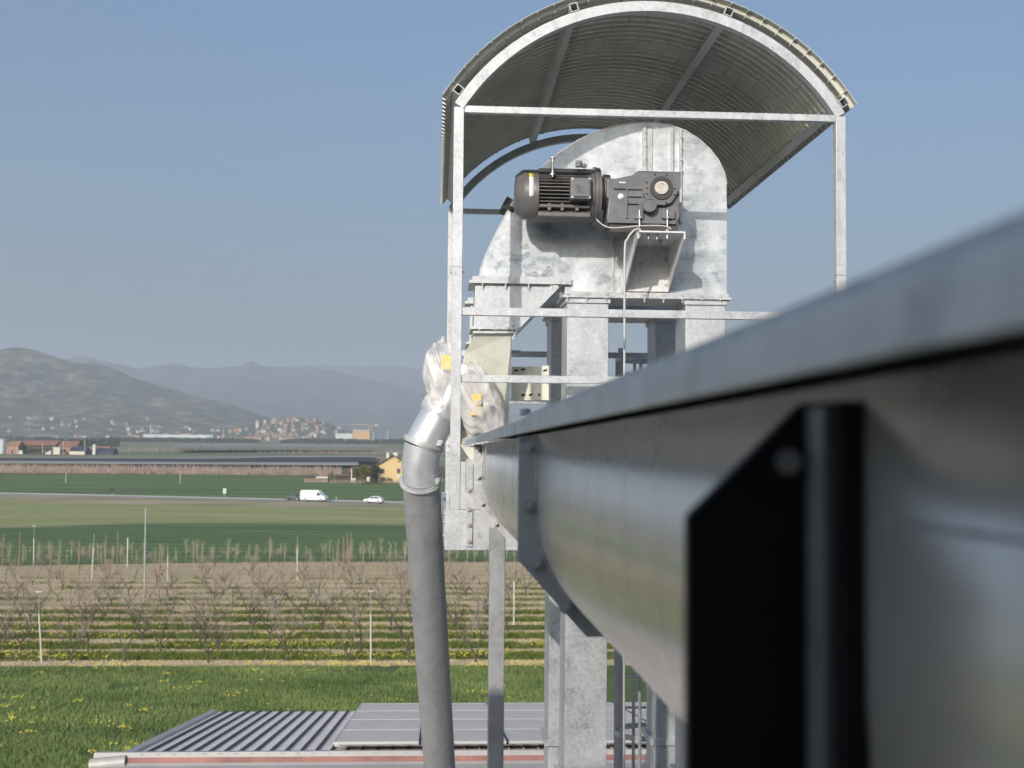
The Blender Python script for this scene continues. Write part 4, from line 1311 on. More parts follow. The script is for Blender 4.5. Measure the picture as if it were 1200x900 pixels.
# poles among the trees: (px, py of the foot, py of the top, kind)
POLES = [(3, 664, 627, 'wood', "brown pole, second from the left edge of the crop"), (22, 664, 624, 'wood', "tall brown pole near the left end of the orchard"),
         (59, 697, 643, 'wood', "dark brown pole between the first white post and its neighbour"), (92, 690, 635, 'wood', "brown pole left of the white post with a long rod"),
         (123, 686, 628, 'wood', "brown pole right of the white post with a long rod"), (137, 680, 624, 'wood', "brown pole standing just left of the pale short post"),
         (186, 706, 648, 'wood', "brown pole right of the tallest grey pole"),
         (390, 672, 640, 'wood', "shortest of the five brown poles in the line behind the pipe"), (396.5, 669, 632, 'wood', "second of the five brown poles in line"),
         (402, 666, 630, 'wood', "middle one of the five brown poles in line"), (406.5, 663, 627, 'wood', "fourth of the five brown poles in line"),
         (410.5, 660, 624, 'wood', "tallest of the five brown poles in line"),
         (149, 664, 631, 'pale', "short pale post at the crop's edge beside brown poles"),
         (602, 732, 681, 'pale', "pale post seen between the support post and the flange"),
         (39, 664, 618, 'T', "white post with a thin rod and cross piece at the crop's edge"), (108, 681, 627, 'rod', "white post carrying a long thin rod"),
         (196, 682, 640, 'rod', "white post right of the tallest grey pole"), (348, 680, 629, 'rod', "white post alone in the middle of the orchard"),
         (46, 777, 697, 'T', "leaning white post with sprinkler top in the nearest orchard row"), (434, 779, 695, 'T', "white post with sprinkler top left of the grey pipe"),
         (169, 707, 599, 'tall', "tallest grey pole rising above the orchard")]
for px, yb_, yt, kd, lbl in POLES:
    g = G(px, yb_); h = (yb_-yt)/F*g.y
    t = thing("orchard_post", lbl, "post", g, "posts among the orchard rows")
    z = g.z
    if kd == 'wood':
        MB().tube([(g.x, g.y, z-.2), (g.x+random.gauss(0, .03), g.y, z+h)], [.065, .05], 8).build("pole", M['stake'], t)
    elif kd == 'pale':
        MB().box(g.x-.05, g.x+.05, g.y-.05, g.y+.05, z-.2, z+h).build("pole", M['concrete'], t)
    elif kd == 'tall':
        MB().tube([(g.x, g.y, z), (g.x-.07*h/7, g.y, z+h)], [.075, .045], 10).build("pole", M['steel_thin'], t)
        MB().cyl((g.x, g.y, z), (g.x, g.y, z+.45), .13, 10).build("base", M['concrete'], t)
    else:
        lean = .10 if px == 46 else (-.05 if px == 108 else 0.02)
        hc = h*(.69 if kd == 'T' else .7)
        MB().tube([(g.x+lean*1.5, g.y, z-.1), (g.x-lean, g.y, z+hc)], .06 if g.y > 100 else .05, 6).build("pole", M['concrete'], t)
        MB().cyl((g.x-lean, g.y, z+hc-.3), (g.x-lean*1.4, g.y, z+h), .022, 6).build("rod", M['steel_thin'], t)
        if kd == 'T':
            m = MB(); m.box(g.x-lean*1.4-.2, g.x-lean*1.4+.2, g.y-.05, g.y+.05, z+h-.01, z+h+.06); m.build("sprinkler", M['steel_thin'], t)

# ------------------------------------------------------------------ grass and flowers
def mat_leaf(name, a, b_, sc):
    m, nt, b = new_mat(name)
    f = noise(nt, coords(nt, scale=(.5, 1, 1)), sc, 6, .62)
    L(nt, ramp(nt, f, [(.32, a), (.68, b_)]), b.inputs["Base Color"])
    b.inputs["Roughness"].default_value = .7; b.inputs["Specular IOR Level"].default_value = .2
    return m
M['grass'] = mat_leaf("meadow_grass", (.095, .145, .04), (.225, .29, .095), .25)
M['alley_grass'] = mat_leaf("alley_grass", (.075, .115, .018), (.155, .185, .035), .8)
M['petal'] = plain("yellow_petals", (.50, .42, .05), .7, 0, .15, 3)
M['drygrass'] = mat_leaf("dry_grass", (.44, .36, .23), (.60, .50, .34), .8)
def tufts(name, xs, ys, h, w, mat, blades=4, spread=.09, seed=1, kind_label=None):
    r = np.random.default_rng(seed)
    n = len(xs)
    zs_ = np.interp(ys, _gy, _gz)
    N_ = n*blades
    bx = np.repeat(xs, blades)+r.normal(0, spread, N_); by = np.repeat(ys, blades)+r.normal(0, spread, N_); bz = np.repeat(zs_, blades)-.02
    hh = np.repeat(h*r.uniform(.55, 1.35, n), blades)*r.uniform(.7, 1.2, N_)
    a = r.uniform(0, 2*np.pi, N_); tilt = r.normal(0, .45, (2, N_))*hh
    ww = w*r.uniform(.7, 1.4, N_)
    v = np.empty((N_, 3, 3), np.float32)
    v[:, 0] = np.stack([bx-np.cos(a)*ww, by-np.sin(a)*ww, bz], 1)
    v[:, 1] = np.stack([bx+np.cos(a)*ww, by+np.sin(a)*ww, bz], 1)
    v[:, 2] = np.stack([bx+tilt[0], by+tilt[1], bz+hh], 1)
    f = np.arange(N_*3).reshape(-1, 3)
    o = np_mesh(name, v.reshape(-1, 3), f, mat)
    o["kind"] = "stuff"
    if kind_label: o["label"] = kind_label
    return o
r = np.random.default_rng(4)
def view_pts(n, y0, y1, x_ok=(-.47, .10)):
    ys = r.uniform(y0, y1, n*2); xs = ys*r.uniform(x_ok[0], x_ok[1], n*2)
    return xs[:n], ys[:n]
xs, ys = view_pts(60000, 44, Y_ORCH0-.5)
keep = vnoise(xs*.35, ys*.7, 3) > .18
tufts("grass", xs[keep], ys[keep], .20, .022, M['grass'], 4, .10, 2, "short green meadow grass below the orchard")
# alley growth between the tree rows
ax_, ay_ = [], []
px_f, py_f = [], []
dx_, dy_ = [], []
for i, ry in enumerate(ROWS_Y[:12]):
    n = int(5200*max(.15, 1-.085*i))
    xx = r.uniform(-ry*.47, ry*.10, n); yy = ry+.9+r.uniform(0, 2.6*max(.25, 1-.055*i), n)
    k = vnoise(xx*.5, yy*.8, 9) > (.25+.03*i)
    ax_.append(xx[k]); ay_.append(yy[k])
    n2 = int(1000*max(0, 1-.14*i)); xx = r.uniform(-ry*.47, ry*.10, n2); yy = ry+.8+r.uniform(0, 2.4, n2)
    k = vnoise(xx*.28+7, yy*.9, 31) > .54
    px_f.append(xx[k]); py_f.append(yy[k])
    n3 = 1500; xx = r.uniform(-ry*.47, ry*.10, n3); yy = ry+r.normal(-.1, .45, n3)
    dx_.append(xx); dy_.append(yy)
tufts("alley_grass", np.concatenate(ax_), np.concatenate(ay_), .26, .03, M['alley_grass'], 4, .12, 3, "green growth between the fruit tree rows")
tufts("dry_grass", np.concatenate(dx_), np.concatenate(dy_), .12, .02, M['drygrass'], 3, .12, 6, "dry straw under the fruit trees")
# first strip in front of the first row, thick with yellow flowers
n2 = 900; xx = r.uniform(-Y_ORCH0*.47, Y_ORCH0*.10, n2); yy = Y_ORCH0-.9+r.uniform(-.5, .7, n2)
k = vnoise(xx*.28, yy*.5, 31) > .40
px_f.append(xx[k]); py_f.append(yy[k])
def petals(name, xs, ys, h, size, seed, label):
    size *= .8
    q = np.random.default_rng(seed); n = len(xs)
    zs_ = np.interp(ys, _gy, _gz)+h*q.uniform(.6, 1.2, n)
    k = 3; N_ = n*k
    bx = np.repeat(xs, k)+q.normal(0, .05, N_); by = np.repeat(ys, k)+q.normal(0, .05, N_); bz = np.repeat(zs_, k)+q.normal(0, .03, N_)
    s_ = size*q.uniform(.6, 1.3, N_); v = np.empty((N_, 4, 3), np.float32)
    for j, (sx, sy, sz) in enumerate(((-1, -.4, -.5), (1, -.4, -.5), (1, .4, .5), (-1, .4, .5))):
        v[:, j] = np.stack([bx+sx*s_, by+sy*s_, bz+sz*s_], 1)
    o = np_mesh(name, v.reshape(-1, 3), np.arange(N_*4).reshape(-1, 4), M['petal']); o["kind"] = "stuff"; o["label"] = label
petals("flowers", np.concatenate(px_f), np.concatenate(py_f), .28, .035, 5, "yellow flowers between the fruit tree rows")
cx_, cy_ = view_pts(120, 46, Y_ORCH0-1)
kx, ky = [], []
for a, b_ in zip(cx_, cy_):
    n = int(r.integers(2, 10)) if vnoise(np.array(a*.15), np.array(b_*.2), 77) > .45 else 1
    kx.append(a+r.normal(0, .28, n)); ky.append(b_+r.normal(0, .2, n))
petals("dandelions", np.concatenate(kx), np.concatenate(ky), .2, .033, 6, "yellow dandelions scattered over the meadow")

# ================================================================== ROAD TRAFFIC AND SIGNS
M['paint_white'] = plain("white_vehicle_paint", (.72, .73, .74), .3, 0, .02, 2)
M['paint_dark'] = plain("dark_car_paint", (.05, .06, .075), .3, .2, .05, 2)
M['glass'] = plain("vehicle_glass", (.03, .035, .04), .1, 0, .05, 2)
M['tyre'] = plain("tyre", (.02, .02, .02), .8, 0, .1, 4)
M['rim'] = plain("wheel_rim", (.4, .4, .4), .4, .6, .1, 4)
M['lamp'] = plain("vehicle_lamp", (.6, .6, .58), .2, 0, .1, 4)
M['red'] = plain("tail_lamp", (.35, .03, .02), .3, 0, .1, 4)
def vehicle(name, label, cat, prof, glass, width, wheels, wr, paint, loc, rotz, lamps, group=None):
    """side profile in local x (forward) / z, extruded across y"""
    t = thing(name, label, cat, (0, 0, 0), group)
    h = width/2
    # body with tumblehome: narrower towards the roof
    zmax = max(p[1] for p in prof)
    m = MB(); n = len(prof); o = []
    for s_ in (-1, 1):
        for x, z in prof:
            k = 1-.13*max(0, (z-.55*zmax)/(.45*zmax))
            o.append((x, s_*h*k, z))
    fs = [tuple(range(n)), tuple(reversed(range(n, 2*n)))]+[(i, n+i, n+(i+1) % n, (i+1) % n) for i in range(n)]
    m.quad_add(o, fs)
    b = m.build("body", paint, t, bevel=.05)
    for nm, poly in glass:
        g = MB()
        for s_ in (-1, 1):
            vs = []
            for x, z in poly:
                k = 1-.13*max(0, (z-.55*zmax)/(.45*zmax))
                vs.append((x, s_*(h*k+.008), z))
            g.quad_add(vs, [tuple(range(len(poly)))])
        g.build(nm, M['glass'], b)
    for wx in wheels:
        for s_ in (-1, 1):
            w = MB().cyl((wx, s_*(h-.2), wr), (wx, s_*(h+.012), wr), wr, 18).build("wheel", M['tyre'], t)
            MB().cyl((wx, s_*(h+.0125), wr), (wx, s_*(h+.02), wr), wr*.6, 12).build("rim", M['rim'], w)
    for nm, mt, (x0, x1, z0, z1) in lamps:
        for s_ in (-1, 1):
            MB().box(x0, x1, s_*(h-.16)-.12, s_*(h-.16)+.12, z0, z1).build(nm, mt, t)
    t.location = loc; t.rotation_euler = (0, 0, rotz)
    return t
def road_pt(px):
    py = float(np.interp(px, [0, 300, 470], [579.4, 586.3, 590.6]))
    g = G(px, py); g.z = zg(g.y)+.065
    return g
gA, gB = road_pt(340), road_pt(450)
rang = atan2(gB.y-gA.y, gB.x-gA.x)
van_p = [(-2.95, .35), (-2.98, 1.0), (-2.93, 2.3), (-2.75, 2.52), (1.2, 2.55), (1.5, 2.42), (2.25, 1.45), (2.85, 1.15), (3.0, .9), (3.02, .38)]
vehicle("van", "white high-roofed panel van driving right along the road", "van", van_p,
        [("side_window", [(1.0, 1.35), (1.15, 2.05), (1.5, 2.1), (1.95, 1.4)]), ("windscreen", [(1.62, 2.15), (1.72, 2.12), (2.3, 1.46), (2.18, 1.46)])], 2.0, (-1.75, 1.95), .34, M['paint_white'], road_pt(368), rang,
        [("headlight", M['lamp'], (2.93, 3.03, .8, 1.0)), ("tail_light", M['red'], (-3.0, -2.93, .95, 1.4))])
ws = MB()
car_p = [(-2.05, .32), (-2.12, .62), (-2.05, .98), (-1.75, 1.08), (-1.25, 1.46), (-.3, 1.56), (.35, 1.5), (1.05, 1.02), (1.95, .86), (2.15, .68), (2.15, .32)]
def car(label, px, paint, flip, scale=1.0, dy=0):
    q = road_pt(px)
    t = vehicle("car", label, "car", car_p, [("side_window", [(-1.5, 1.02), (-1.12, 1.38), (-.35, 1.46), (-.35, 1.02)]), ("side_window", [(-.27, 1.02), (-.27, 1.46), (.3, 1.42), (.85, 1.02)])],
                1.78, (-1.3, 1.35), .32, paint, (q.x, q.y+dy, q.z), rang+(pi if flip else 0),
                [("headlight", M['lamp'], (2.06, 2.16, .62, .78)), ("tail_light", M['red'], (-2.13, -2.04, .75, .95))], "cars on the road beside the van")
    return t
car("white hatchback heading left, in front of the yellow house", 438.5, M['paint_white'], True, dy=-.6)
car("dark car partly hidden behind the white van's tail", 342, M['paint_dark'], False, dy=2.4)
M['sign_back'] = plain("sign_back", (.42, .45, .48), .5, .3, .1, 3)
for px, yb_, yt, w, kd, lbl in ((131.5, 582, 572, .5, 'dark', "dark twin road marker on the verge"), (263, 583.5, 572.5, .75, 'sign', "grey square road sign on a thin post beside the road")):
    g = G(px, yb_); h = (yb_-yt)/F*g.y
    t = thing("road_sign", lbl, "road sign", g)
    if kd == 'sign':
        MB().cyl((g.x, g.y, g.z), (g.x, g.y, g.z+h*.5), .05, 8).build("pole", M['steel_thin'], t)
        MB().box(g.x-w/2, g.x+w/2, g.y-.02, g.y+.02, g.z+h*.45, g.z+h).build("panel", M['sign_back'], t)
    else:
        m = MB(); m.cyl((g.x-.3, g.y, g.z), (g.x-.3, g.y, g.z+h*.4), .05, 6); m.cyl((g.x+.3, g.y, g.z), (g.x+.3, g.y, g.z+h*.4), .05, 6); m.build("pole", M['steel_thin'], t)
        m = MB(); m.box(g.x-.5, g.x-.08, g.y-.02, g.y+.02, g.z+h*.4, g.z+h*.95); m.box(g.x+.08, g.x+.5, g.y-.02, g.y+.02, g.z+h*.4, g.z+h*.95); m.build("panel", M['rubber'], t)
for px, yb_, yt in ((77, 566, 555), (211, 567, 556), (394, 586, 582)):
    g = G(px, yb_); h = (yb_-yt)/F*g.y
    t = tag(MB().cyl((g.x, g.y, g.z), (g.x, g.y, g.z+h), .09, 8).build("field_post", M['concrete']), {77: "pale post at the left of the wheat field", 211: "pale post near the middle of the wheat field", 394: "small marker post at the road between van and white car"}[px], "post")

# ================================================================== YELLOW HOUSE AND ITS YARD
M['stucco'] = plain("yellow_stucco", (.62, .46, .22), .85, 0, .06, .4)
M['roof_brown'] = plain("brown_roof_tile", (.16, .09, .07), .85, 0, .25, 1)
M['roof_red'] = plain("red_roof_tile", (.30, .14, .095), .85, 0, .25, .3)
M['shutter'] = plain("brown_shutter", (.10, .07, .05), .7, 0, .15, 1)
M['white_wall'] = plain("white_plaster", (.62, .60, .56), .85, 0, .08, .3)
M['dark_wood'] = plain("dark_wood", (.07, .055, .045), .9, 0, .3, 1)
M['hay'] = plain("weathered_stone", (.22, .18, .13), .9, 0, .3, .7)
YH = 345.0
gh = G(457, 566); YH = gh.y
def hx(px): return P(px, 560, YH).x
def hz_(py, px=455): return P(px, py, YH).z
z0 = zg(YH)
hs = thing("house", "two-storey yellow gabled house beside the grey pipe", "house", (hx(457), YH+4, z0))
xa, xb = hx(442.5), hx(478)
apex = hx(460.5); ze, za = hz_(545.5), hz_(534.5)
slope_h = (za-ze)/(apex-xa)
zeb = za-slope_h*(xb-apex)
MB().prism_y([(xa, z0-.2), (xa, ze), (apex, za), (xb, zeb), (xb, z0-.2)], YH, YH+10).build("wall", M['stucco'], hs)
rf = MB()
ov = 1.6
for (p, q) in (((apex, za+.15), (xa-ov, ze-slope_h*ov+.15)), ((apex, za+.15), (xb+.7, zeb-slope_h*.7+.15))):
    vs = [(p[0], YH-.7, p[1]), (q[0], YH-.7, q[1]), (q[0], YH-.7, q[1]+.28), (p[0], YH-.7, p[1]+.28)]
    vs += [(a, YH+10.6, c) for a, b_, c in vs]
    rf.quad_add(vs, [(0, 1, 2, 3), (7, 6, 5, 4), (0, 4, 5, 1), (1, 5, 6, 2), (2, 6, 7, 3), (3, 7, 4, 0)])
rf = rf.build("roof", M['roof_brown'], hs)
for px, w in ((453.5, .35), (462.3, .6)):
    q = hx(px); MB().box(q-w, q+w, YH+3, YH+4, za-1.2, hz_(530.5)).build("chimney", M['white_wall'], rf)
for a, b_, c, d in ((446, 450.6, 549.2, 554.6), (465, 469, 549.2, 554.4), (447.2, 450.2, 539.6, 541.6), (466.3, 468.6, 539.8, 541.4), (446.5, 450, 559, 564)):
    w = MB().box(hx(a), hx(b_), YH-.08, YH-.005, hz_(d), hz_(c)).build("window", M['shutter'], hs)
    MB().box(hx(a)-.1, hx(b_)+.1, YH-.14, YH-.09, hz_(d)-.12, hz_(d)-.02).build("sill", M['white_wall'], w)
dsh = MB().obox((hx(467), YH-.3, hz_(558.3)), (1, 0, 0), (0, 1, .2), (0, -.2, 1), .45, .06, .45).build("satellite_dish", M['white_wall'], hs, bevel=.05)
bnn = thing("farm_shed", "dark open timber shed with brown roof left of the yellow house", "shed", (hx(422), YH+4, z0))
MB().prism_y([(hx(407), z0), (hx(408), hz_(551)), (hx(413), hz_(548.3)), (hx(436), hz_(549)), (hx(441), hz_(551)), (hx(441), z0)], YH+1.5, YH+8).build("wall", M['dark_wood'], bnn)
MB().prism_y([(hx(405.5), hz_(556)), (hx(409), hz_(549.6)), (hx(412), hz_(547.6)), (hx(438), hz_(547.6)), (hx(438), hz_(549)), (hx(413), hz_(549)), (hx(407.5), hz_(556.3))], YH+1.0, YH+8.5).build("roof", M['roof_brown'], bnn)
MB().box(hx(411), hx(416.5), YH+.8, YH+.95, z0, hz_(560.8)).build("white_panel", M['white_wall'], bnn)
MB().box(hx(411), hx(412.2), YH+.8, YH+1.0, hz_(560.7), hz_(550)).build("post", M['white_wall'], bnn)
MB().box(hx(429.5), hx(433), YH+.8, YH+.95, z0, hz_(559)).build("white_panel", M['white_wall'], bnn)
ls = thing("lean_to_shed", "low grey wooden shed with pale sheets on its roof", "shed", (hx(370), YH, z0))
MB().prism_y([(hx(356.5), z0), (hx(356.5), hz_(560.2)), (hx(384.5), hz_(560.8)), (hx(384.5), z0)], YH, YH+5).build("wall", M['hay'], ls)
MB().box(hx(356), hx(370), YH-.4, YH+5.2, hz_(560.4), hz_(559.6)).build("roof", M['dark_wood'], ls)
MB().box(hx(370.3), hx(384), YH-.4, YH+5.2, hz_(561), hz_(559.2)).build("roof", M['white_wall'], ls)
ls2 = thing("low_barn", "long low dark barn between the grey shed and the timber shed", "shed", (hx(400), YH+2, z0))
MB().box(hx(392.5), hx(407), YH+2, YH+8, z0, hz_(558.5)).build("wall", M['dark_wood'], ls2)
MB().box(hx(391.5), hx(408.5), YH+1.3, YH+8.4, hz_(558.4), hz_(556.6)).build("roof", M['roof_brown'], ls2)
fn = thing("picket_fence", "weathered picket fence in front of the farm sheds", "fence", (hx(415), YH-3, z0))
m = MB(); q = hx(387)
while q < hx(478): m.box(q, q+.28, YH-3, YH-2.9, z0-.6, z0+random.uniform(.6, 1.0)); q += .42
m.build("pickets", M['hay'], fn)
m = MB(); m.box(hx(387), hx(478), YH-2.88, YH-2.8, z0+.3, z0+.42); m.build("rail", M['hay'], fn)

M['leaf_a'] = mat_leaf("shrub_leaf", (.07, .085, .02), (.15, .14, .035), .6)
M['leaf_b'] = mat_leaf("dark_leaf", (.03, .045, .018), (.06, .075, .03), .6)
M['bush'] = mat_leaf("bare_bush", (.10, .085, .05), (.17, .14, .09), .6)
def leafy(name, label, cat, base, w, h, mat, n, seed, leaf=.22, group=None, trunk=True):
    rr = np.random.default_rng(seed)
    t = thing(name, label, cat, base, group)
    if trunk:
        mb = MB(); mb.tube([(base.x, base.y, base.z-.1), (base.x+.05, base.y, base.z+h*.35), (base.x, base.y, base.z+h*.6)], [.14*h/5, .11*h/5, .06*h/5], 8)
        for k in range(5):
            a = 6.28*k/5; mb.tube([(base.x, base.y, base.z+h*.3), (base.x+w*.25*cos(a), base.y+w*.25*sin(a), base.z+h*.65)], [.07*h/5, .03*h/5], 5)
        mb.build("trunk", M['bark'], t)
    cl = rr.normal(0, 1, (14, 3)); cl /= np.linalg.norm(cl, axis=1)[:, None]; cl *= rr.uniform(.35, .8, (14, 1))
    which = rr.integers(0, 14, n)
    p = cl[which]+rr.normal(0, .20, (n, 3))
    p = p*np.array([w/2, w/2, h*.36])+np.array([0, 0, h*.58])
    a = rr.normal(0, 1, (n, 3)); a /= np.linalg.norm(a, axis=1)[:, None]; b_ = np.cross(a, rr.normal(0, 1, (n, 3))); b_ /= np.linalg.norm(b_, axis=1)[:, None]
    s_ = leaf*rr.uniform(.6, 1.4, (n, 1))
    v = np.stack([p-a*s_, p+b_*s_*.6, p+a*s_, p-b_*s_*.6], 1).reshape(-1, 3)
    np_mesh("crown", v, np.arange(n*4).reshape(-1, 4), mat, parent=t)
    return t
b0 = G(424.5, 568); leafy("tree", "round olive green tree between the timber shed and the yellow house", "tree", b0, 4.6, 6.0, M['leaf_a'], 2600, 1)
b0 = G(438.5, 566.5); leafy("tree", "dark evergreen tree tucked against the yellow house", "tree", Vector((b0.x, b0.y+1, b0.z)), 3.0, 5.6, M['leaf_b'], 1600, 2)
for px, lbl in ((449, "bare brown bush below the yellow house's left window"), (456, "second bare bush along the yellow house wall"), (389, "bare bush left of the long low barn")):
    b0 = G(px, 567.5); leafy("bush", lbl, "bush", b0, 2.0, 2.2 if px > 400 else 4.0, M['bush'], 400, int(px), .10, trunk=False)

# ------------------------------------------------------------------ far orchard, hail nets
M['far_twig'] = plain("far_orchard_twigs", (.42, .32, .26), .95, 0, .35, .25)
M['net_black'] = plain("black_hail_net", (.022, .022, .027), .8, 0, .2, .05)
M['net_pale'] = plain("pale_hail_net", (.30, .285, .27), .85, 0, .12, .02)
def far_orchard(name, label, pxs, py_lo, rows, dy, h, dens, mat, seed):
    rr = np.random.default_rng(seed)
    vs = []
    for k in range(rows):
        a = G(pxs[0], py_lo+pxs[0]*.0075); b_ = G(pxs[1], py_lo+pxs[1]*.0075)
        y0 = a.y+k*dy; y1_ = b_.y+k*dy
        L_ = abs(b_.x-a.x)*(y0/a.y)
        n = int(L_*dens)
        t = rr.uniform(0, 1, n)
        x = (a.x+(b_.x-a.x)*t)*(y0/a.y); yy = y0+(y1_-y0)*t+rr.normal(0, .5, n); z = np.interp(yy, _gy, _gz)
        hh = h*rr.uniform(.5, 1.05, n); w = rr.uniform(.05, .11, n); lx_ = rr.normal(0, .5, n); bz = z+rr.uniform(-.1, 1.6, n)*rr.integers(0, 2, n)
        top = np.minimum(bz+hh*.6, z+h*rr.uniform(.85, 1.05, n))
        vs.append(np.stack([np.stack([x-w, yy, bz], 1), np.stack([x+w, yy+.1, bz], 1), np.stack([x+lx_, yy, top], 1)], 1))
    v = np.concatenate(vs).reshape(-1, 3)
    o = np_mesh(name, v, np.arange(len(v)).reshape(-1, 3), mat); o["kind"] = "stuff"; o["label"] = label
    return o
far_orchard("far_orchard", "hazy brown orchard band beyond the wheat field", (-60, 400), 554.6, 4, 6, 3.2, 13, M['far_twig'], 3)
far_orchard("far_orchard", "second grey brown orchard strip before the village", (-60, 480), 528.0, 3, 12, 3.2, 2.0, M['far_twig'], 4)
for px in (3.5, 8.5, 40, 103, 132.5, 136.5, 168, 193, 227, 254, 259, 288, 318, 322, 352, 381):
    g = G(px, 555.3+px*.0075); 
    t = tag(MB().cyl((g.x, g.y-1.5, g.z), (g.x+.1, g.y-1.5, g.z+3.4), .05, 6).build("orchard_pole", M['twig_pale']), "pale slim pole in the front row of the far brown orchard", "pole", "pale poles of the far orchard")
def G2(px, py, h):
    d = ray(px, py); k = d.z/d.y; lo = 200.0; y = 200.0
    while y < 3000 and CAMZ+k*y > zg(y)+h: lo = y; y *= 1.004
    hi = y
    for _ in range(30):
        m = (lo+hi)/2
        if CAMZ+k*m <= zg(m)+h: hi = m
        else: lo = m
    return Vector((d.x*hi/d.y, hi, zg(hi)+h))
def net(name, label, lower, upper, h, mat):
    """hail net stretched flat over the far orchard rows"""
    vs = []; n = 30
    for p in np.linspace(lower[0][0], lower[-1][0], n):
        a = float(np.interp(p, [q[0] for q in lower], [q[1] for q in lower])); b_ = float(np.interp(p, [q[0] for q in upper], [q[1] for q in upper]))
        vs.append((G2(p, a, h), G2(p, b_, h)))
    m = MB(); m.quad_add([q for w in vs for q in w], [(2*i, 2*i+1, 2*i+3, 2*i+2) for i in range(n-1)])
    return tag(m.build(name, mat, solid=.2), label, "hail net")
net("hail_net", "pale flat hail net along the far brown orchard", [(-300, 541), (0, 542.4), (260, 543.8), (420, 544.6)], [(-300, 538.4), (0, 540), (260, 541.9), (440, 541.9)], 1.3, M['net_pale'])
net("hail_net", "long black hail net strip behind the brown orchard", [(-300, 537.6), (0, 539.4), (250, 541.3), (440, 541.2)], [(-300, 535.2), (0, 537), (250, 538.2), (340, 535.8), (440, 535.4)], 1.3, M['net_black'])
net("hail_net", "pale net wedge lying just beyond the black one", [(205, 537.6), (330, 535.6), (440, 535.2)], [(205, 537.0), (330, 534.2), (440, 534.2)], 1.5, M['net_pale'])
net("hail_net", "far pale net strip before the village", [(205, 522.8), (330, 522.6), (440, 523)], [(205, 520.8), (330, 520.6), (440, 521.4)], 4.0, M['net_pale'])

# ------------------------------------------------------------------ farm on the left
M['brick'] = plain("pale_brick", (.38, .22, .16), .9, 0, .12, .2)
M['orange_roof'] = plain("orange_tile", (.36, .20, .11), .9, 0, .15, .2)
M['silo'] = plain("grey_silo_steel", (.40, .43, .46), .4, .5, .08, .2)
M['dark_blue'] = plain("dark_blue_sheet", (.05, .055, .085), .6, .1, .15, .2)
M['cream_wall'] = plain("cream_wall", (.62, .56, .44), .85, 0, .08, .2)
YFm = G(40, 532.2).y
def fx(px): return P(px, 528, YFm).x
def fz(py, px=40): return P(px, py, YFm).z
zf = zg(YFm)
def gable(name, label, cat, px0, px1, py_e, py_r, mw, mr, d=10, dy=0, opening=None):
    t = thing(name, label, cat, ((fx(px0)+fx(px1))/2, YFm+dy+d/2, zf))
    pm = (px0+px1)/2
    ze_, zr_ = fz(py_e, pm), fz(py_r, pm)
    MB().prism_x([(YFm+dy, zf-.5), (YFm+dy, ze_), (YFm+dy+d/2, zr_), (YFm+dy+d, ze_), (YFm+dy+d, zf-.5)], fx(px0), fx(px1)).build("wall", mw, t)
    m = MB()
    for s_ in (0, 1):
        ya = YFm+dy-.6 if s_ == 0 else YFm+dy+d+.6
        vs = []
        for x in (fx(px0)-.4, fx(px1)+.4): vs += [(x, ya, ze_-.1), (x, YFm+dy+d/2, zr_+.15), (x, YFm+dy+d/2, zr_+.4), (x, ya, ze_+.2)]
        m.quad_add(vs, [(0, 1, 2, 3), (7, 6, 5, 4), (0, 4, 5, 1), (1, 5, 6, 2), (2, 6, 7, 3), (3, 7, 4, 0)])
    m.build("roof", mr, t)
    if opening:
        for (a, b_, c, d_) in opening: MB().box(fx(a), fx(b_), YFm+dy-.12, YFm+dy-.03, fz(d_, pm), fz(c, pm)).build("door", M['dark_wood'], t)
    return t
si = thing("silo", "grey steel silo at the left edge beside the brick farmhouse", "silo", (fx(1), YFm, zf))
MB().cyl((fx(1), YFm+3, zf), (fx(1), YFm+3, fz(514.5, 0)), 2.6, 20).build("tank", M['silo'], si)
MB().cyl((fx(1), YFm+3, fz(514.5, 0)+.02), (fx(1), YFm+3, fz(512.8, 0)), 2.7, 20, .4).build("roof", M['silo'], si)
gable("farmhouse", "square brick farmhouse with an orange hipped roof", "house", 7.5, 21.5, 522.0, 517.8, M['brick'], M['orange_roof'], 9, 0, [(13, 15.5, 527.5, 531.4)])
gable("farm_barn", "long red-roofed barn with a dark open front", "barn", 22, 61, 521.4, 516.8, M['dark_wood'], M['roof_red'], 14, 6)
gable("farm_barn", "red-roofed brick barn right of the open one", "barn", 62, 84, 523.2, 517.5, M['brick'], M['roof_red'], 12, 8)
gable("farm_barn", "low brick wing with sloping red roof", "barn", 98, 121, 528.4, 523.6, M['brick'], M['roof_red'], 9, 10)
gable("hangar", "low dark blue hangar at the farm's right end", "hangar", 110, 132, 530.0, 526.0, M['dark_blue'], M['dark_blue'], 9, 1)
gable("farm_shed", "dark blue roofed shed behind the cream wall", "shed", 80, 98, 528.8, 524.0, M['dark_blue'], M['dark_blue'], 7, 4)
t = tag(MB().box(fx(82), fx(99.5), YFm-1, YFm-.6, zf-.3, fz(529, 90)).build("garden_wall", M['cream_wall']), "cream wall along the farm's front", "wall")
t = thing("white_tower", "small white round tank standing behind the farm wall", "tank", (fx(111), YFm, zf))
MB().cyl((fx(110.8), YFm-.2, zf), (fx(110.8), YFm-.2, fz(521.2, 110)), .95, 16).build("body", M['white_wall'], t)
MB().cyl((fx(110.8), YFm-.2, fz(521.2, 110)+.02), (fx(110.8), YFm-.2, fz(520.4, 110)), .95, 16, .2).build("cap", M['white_wall'], t)
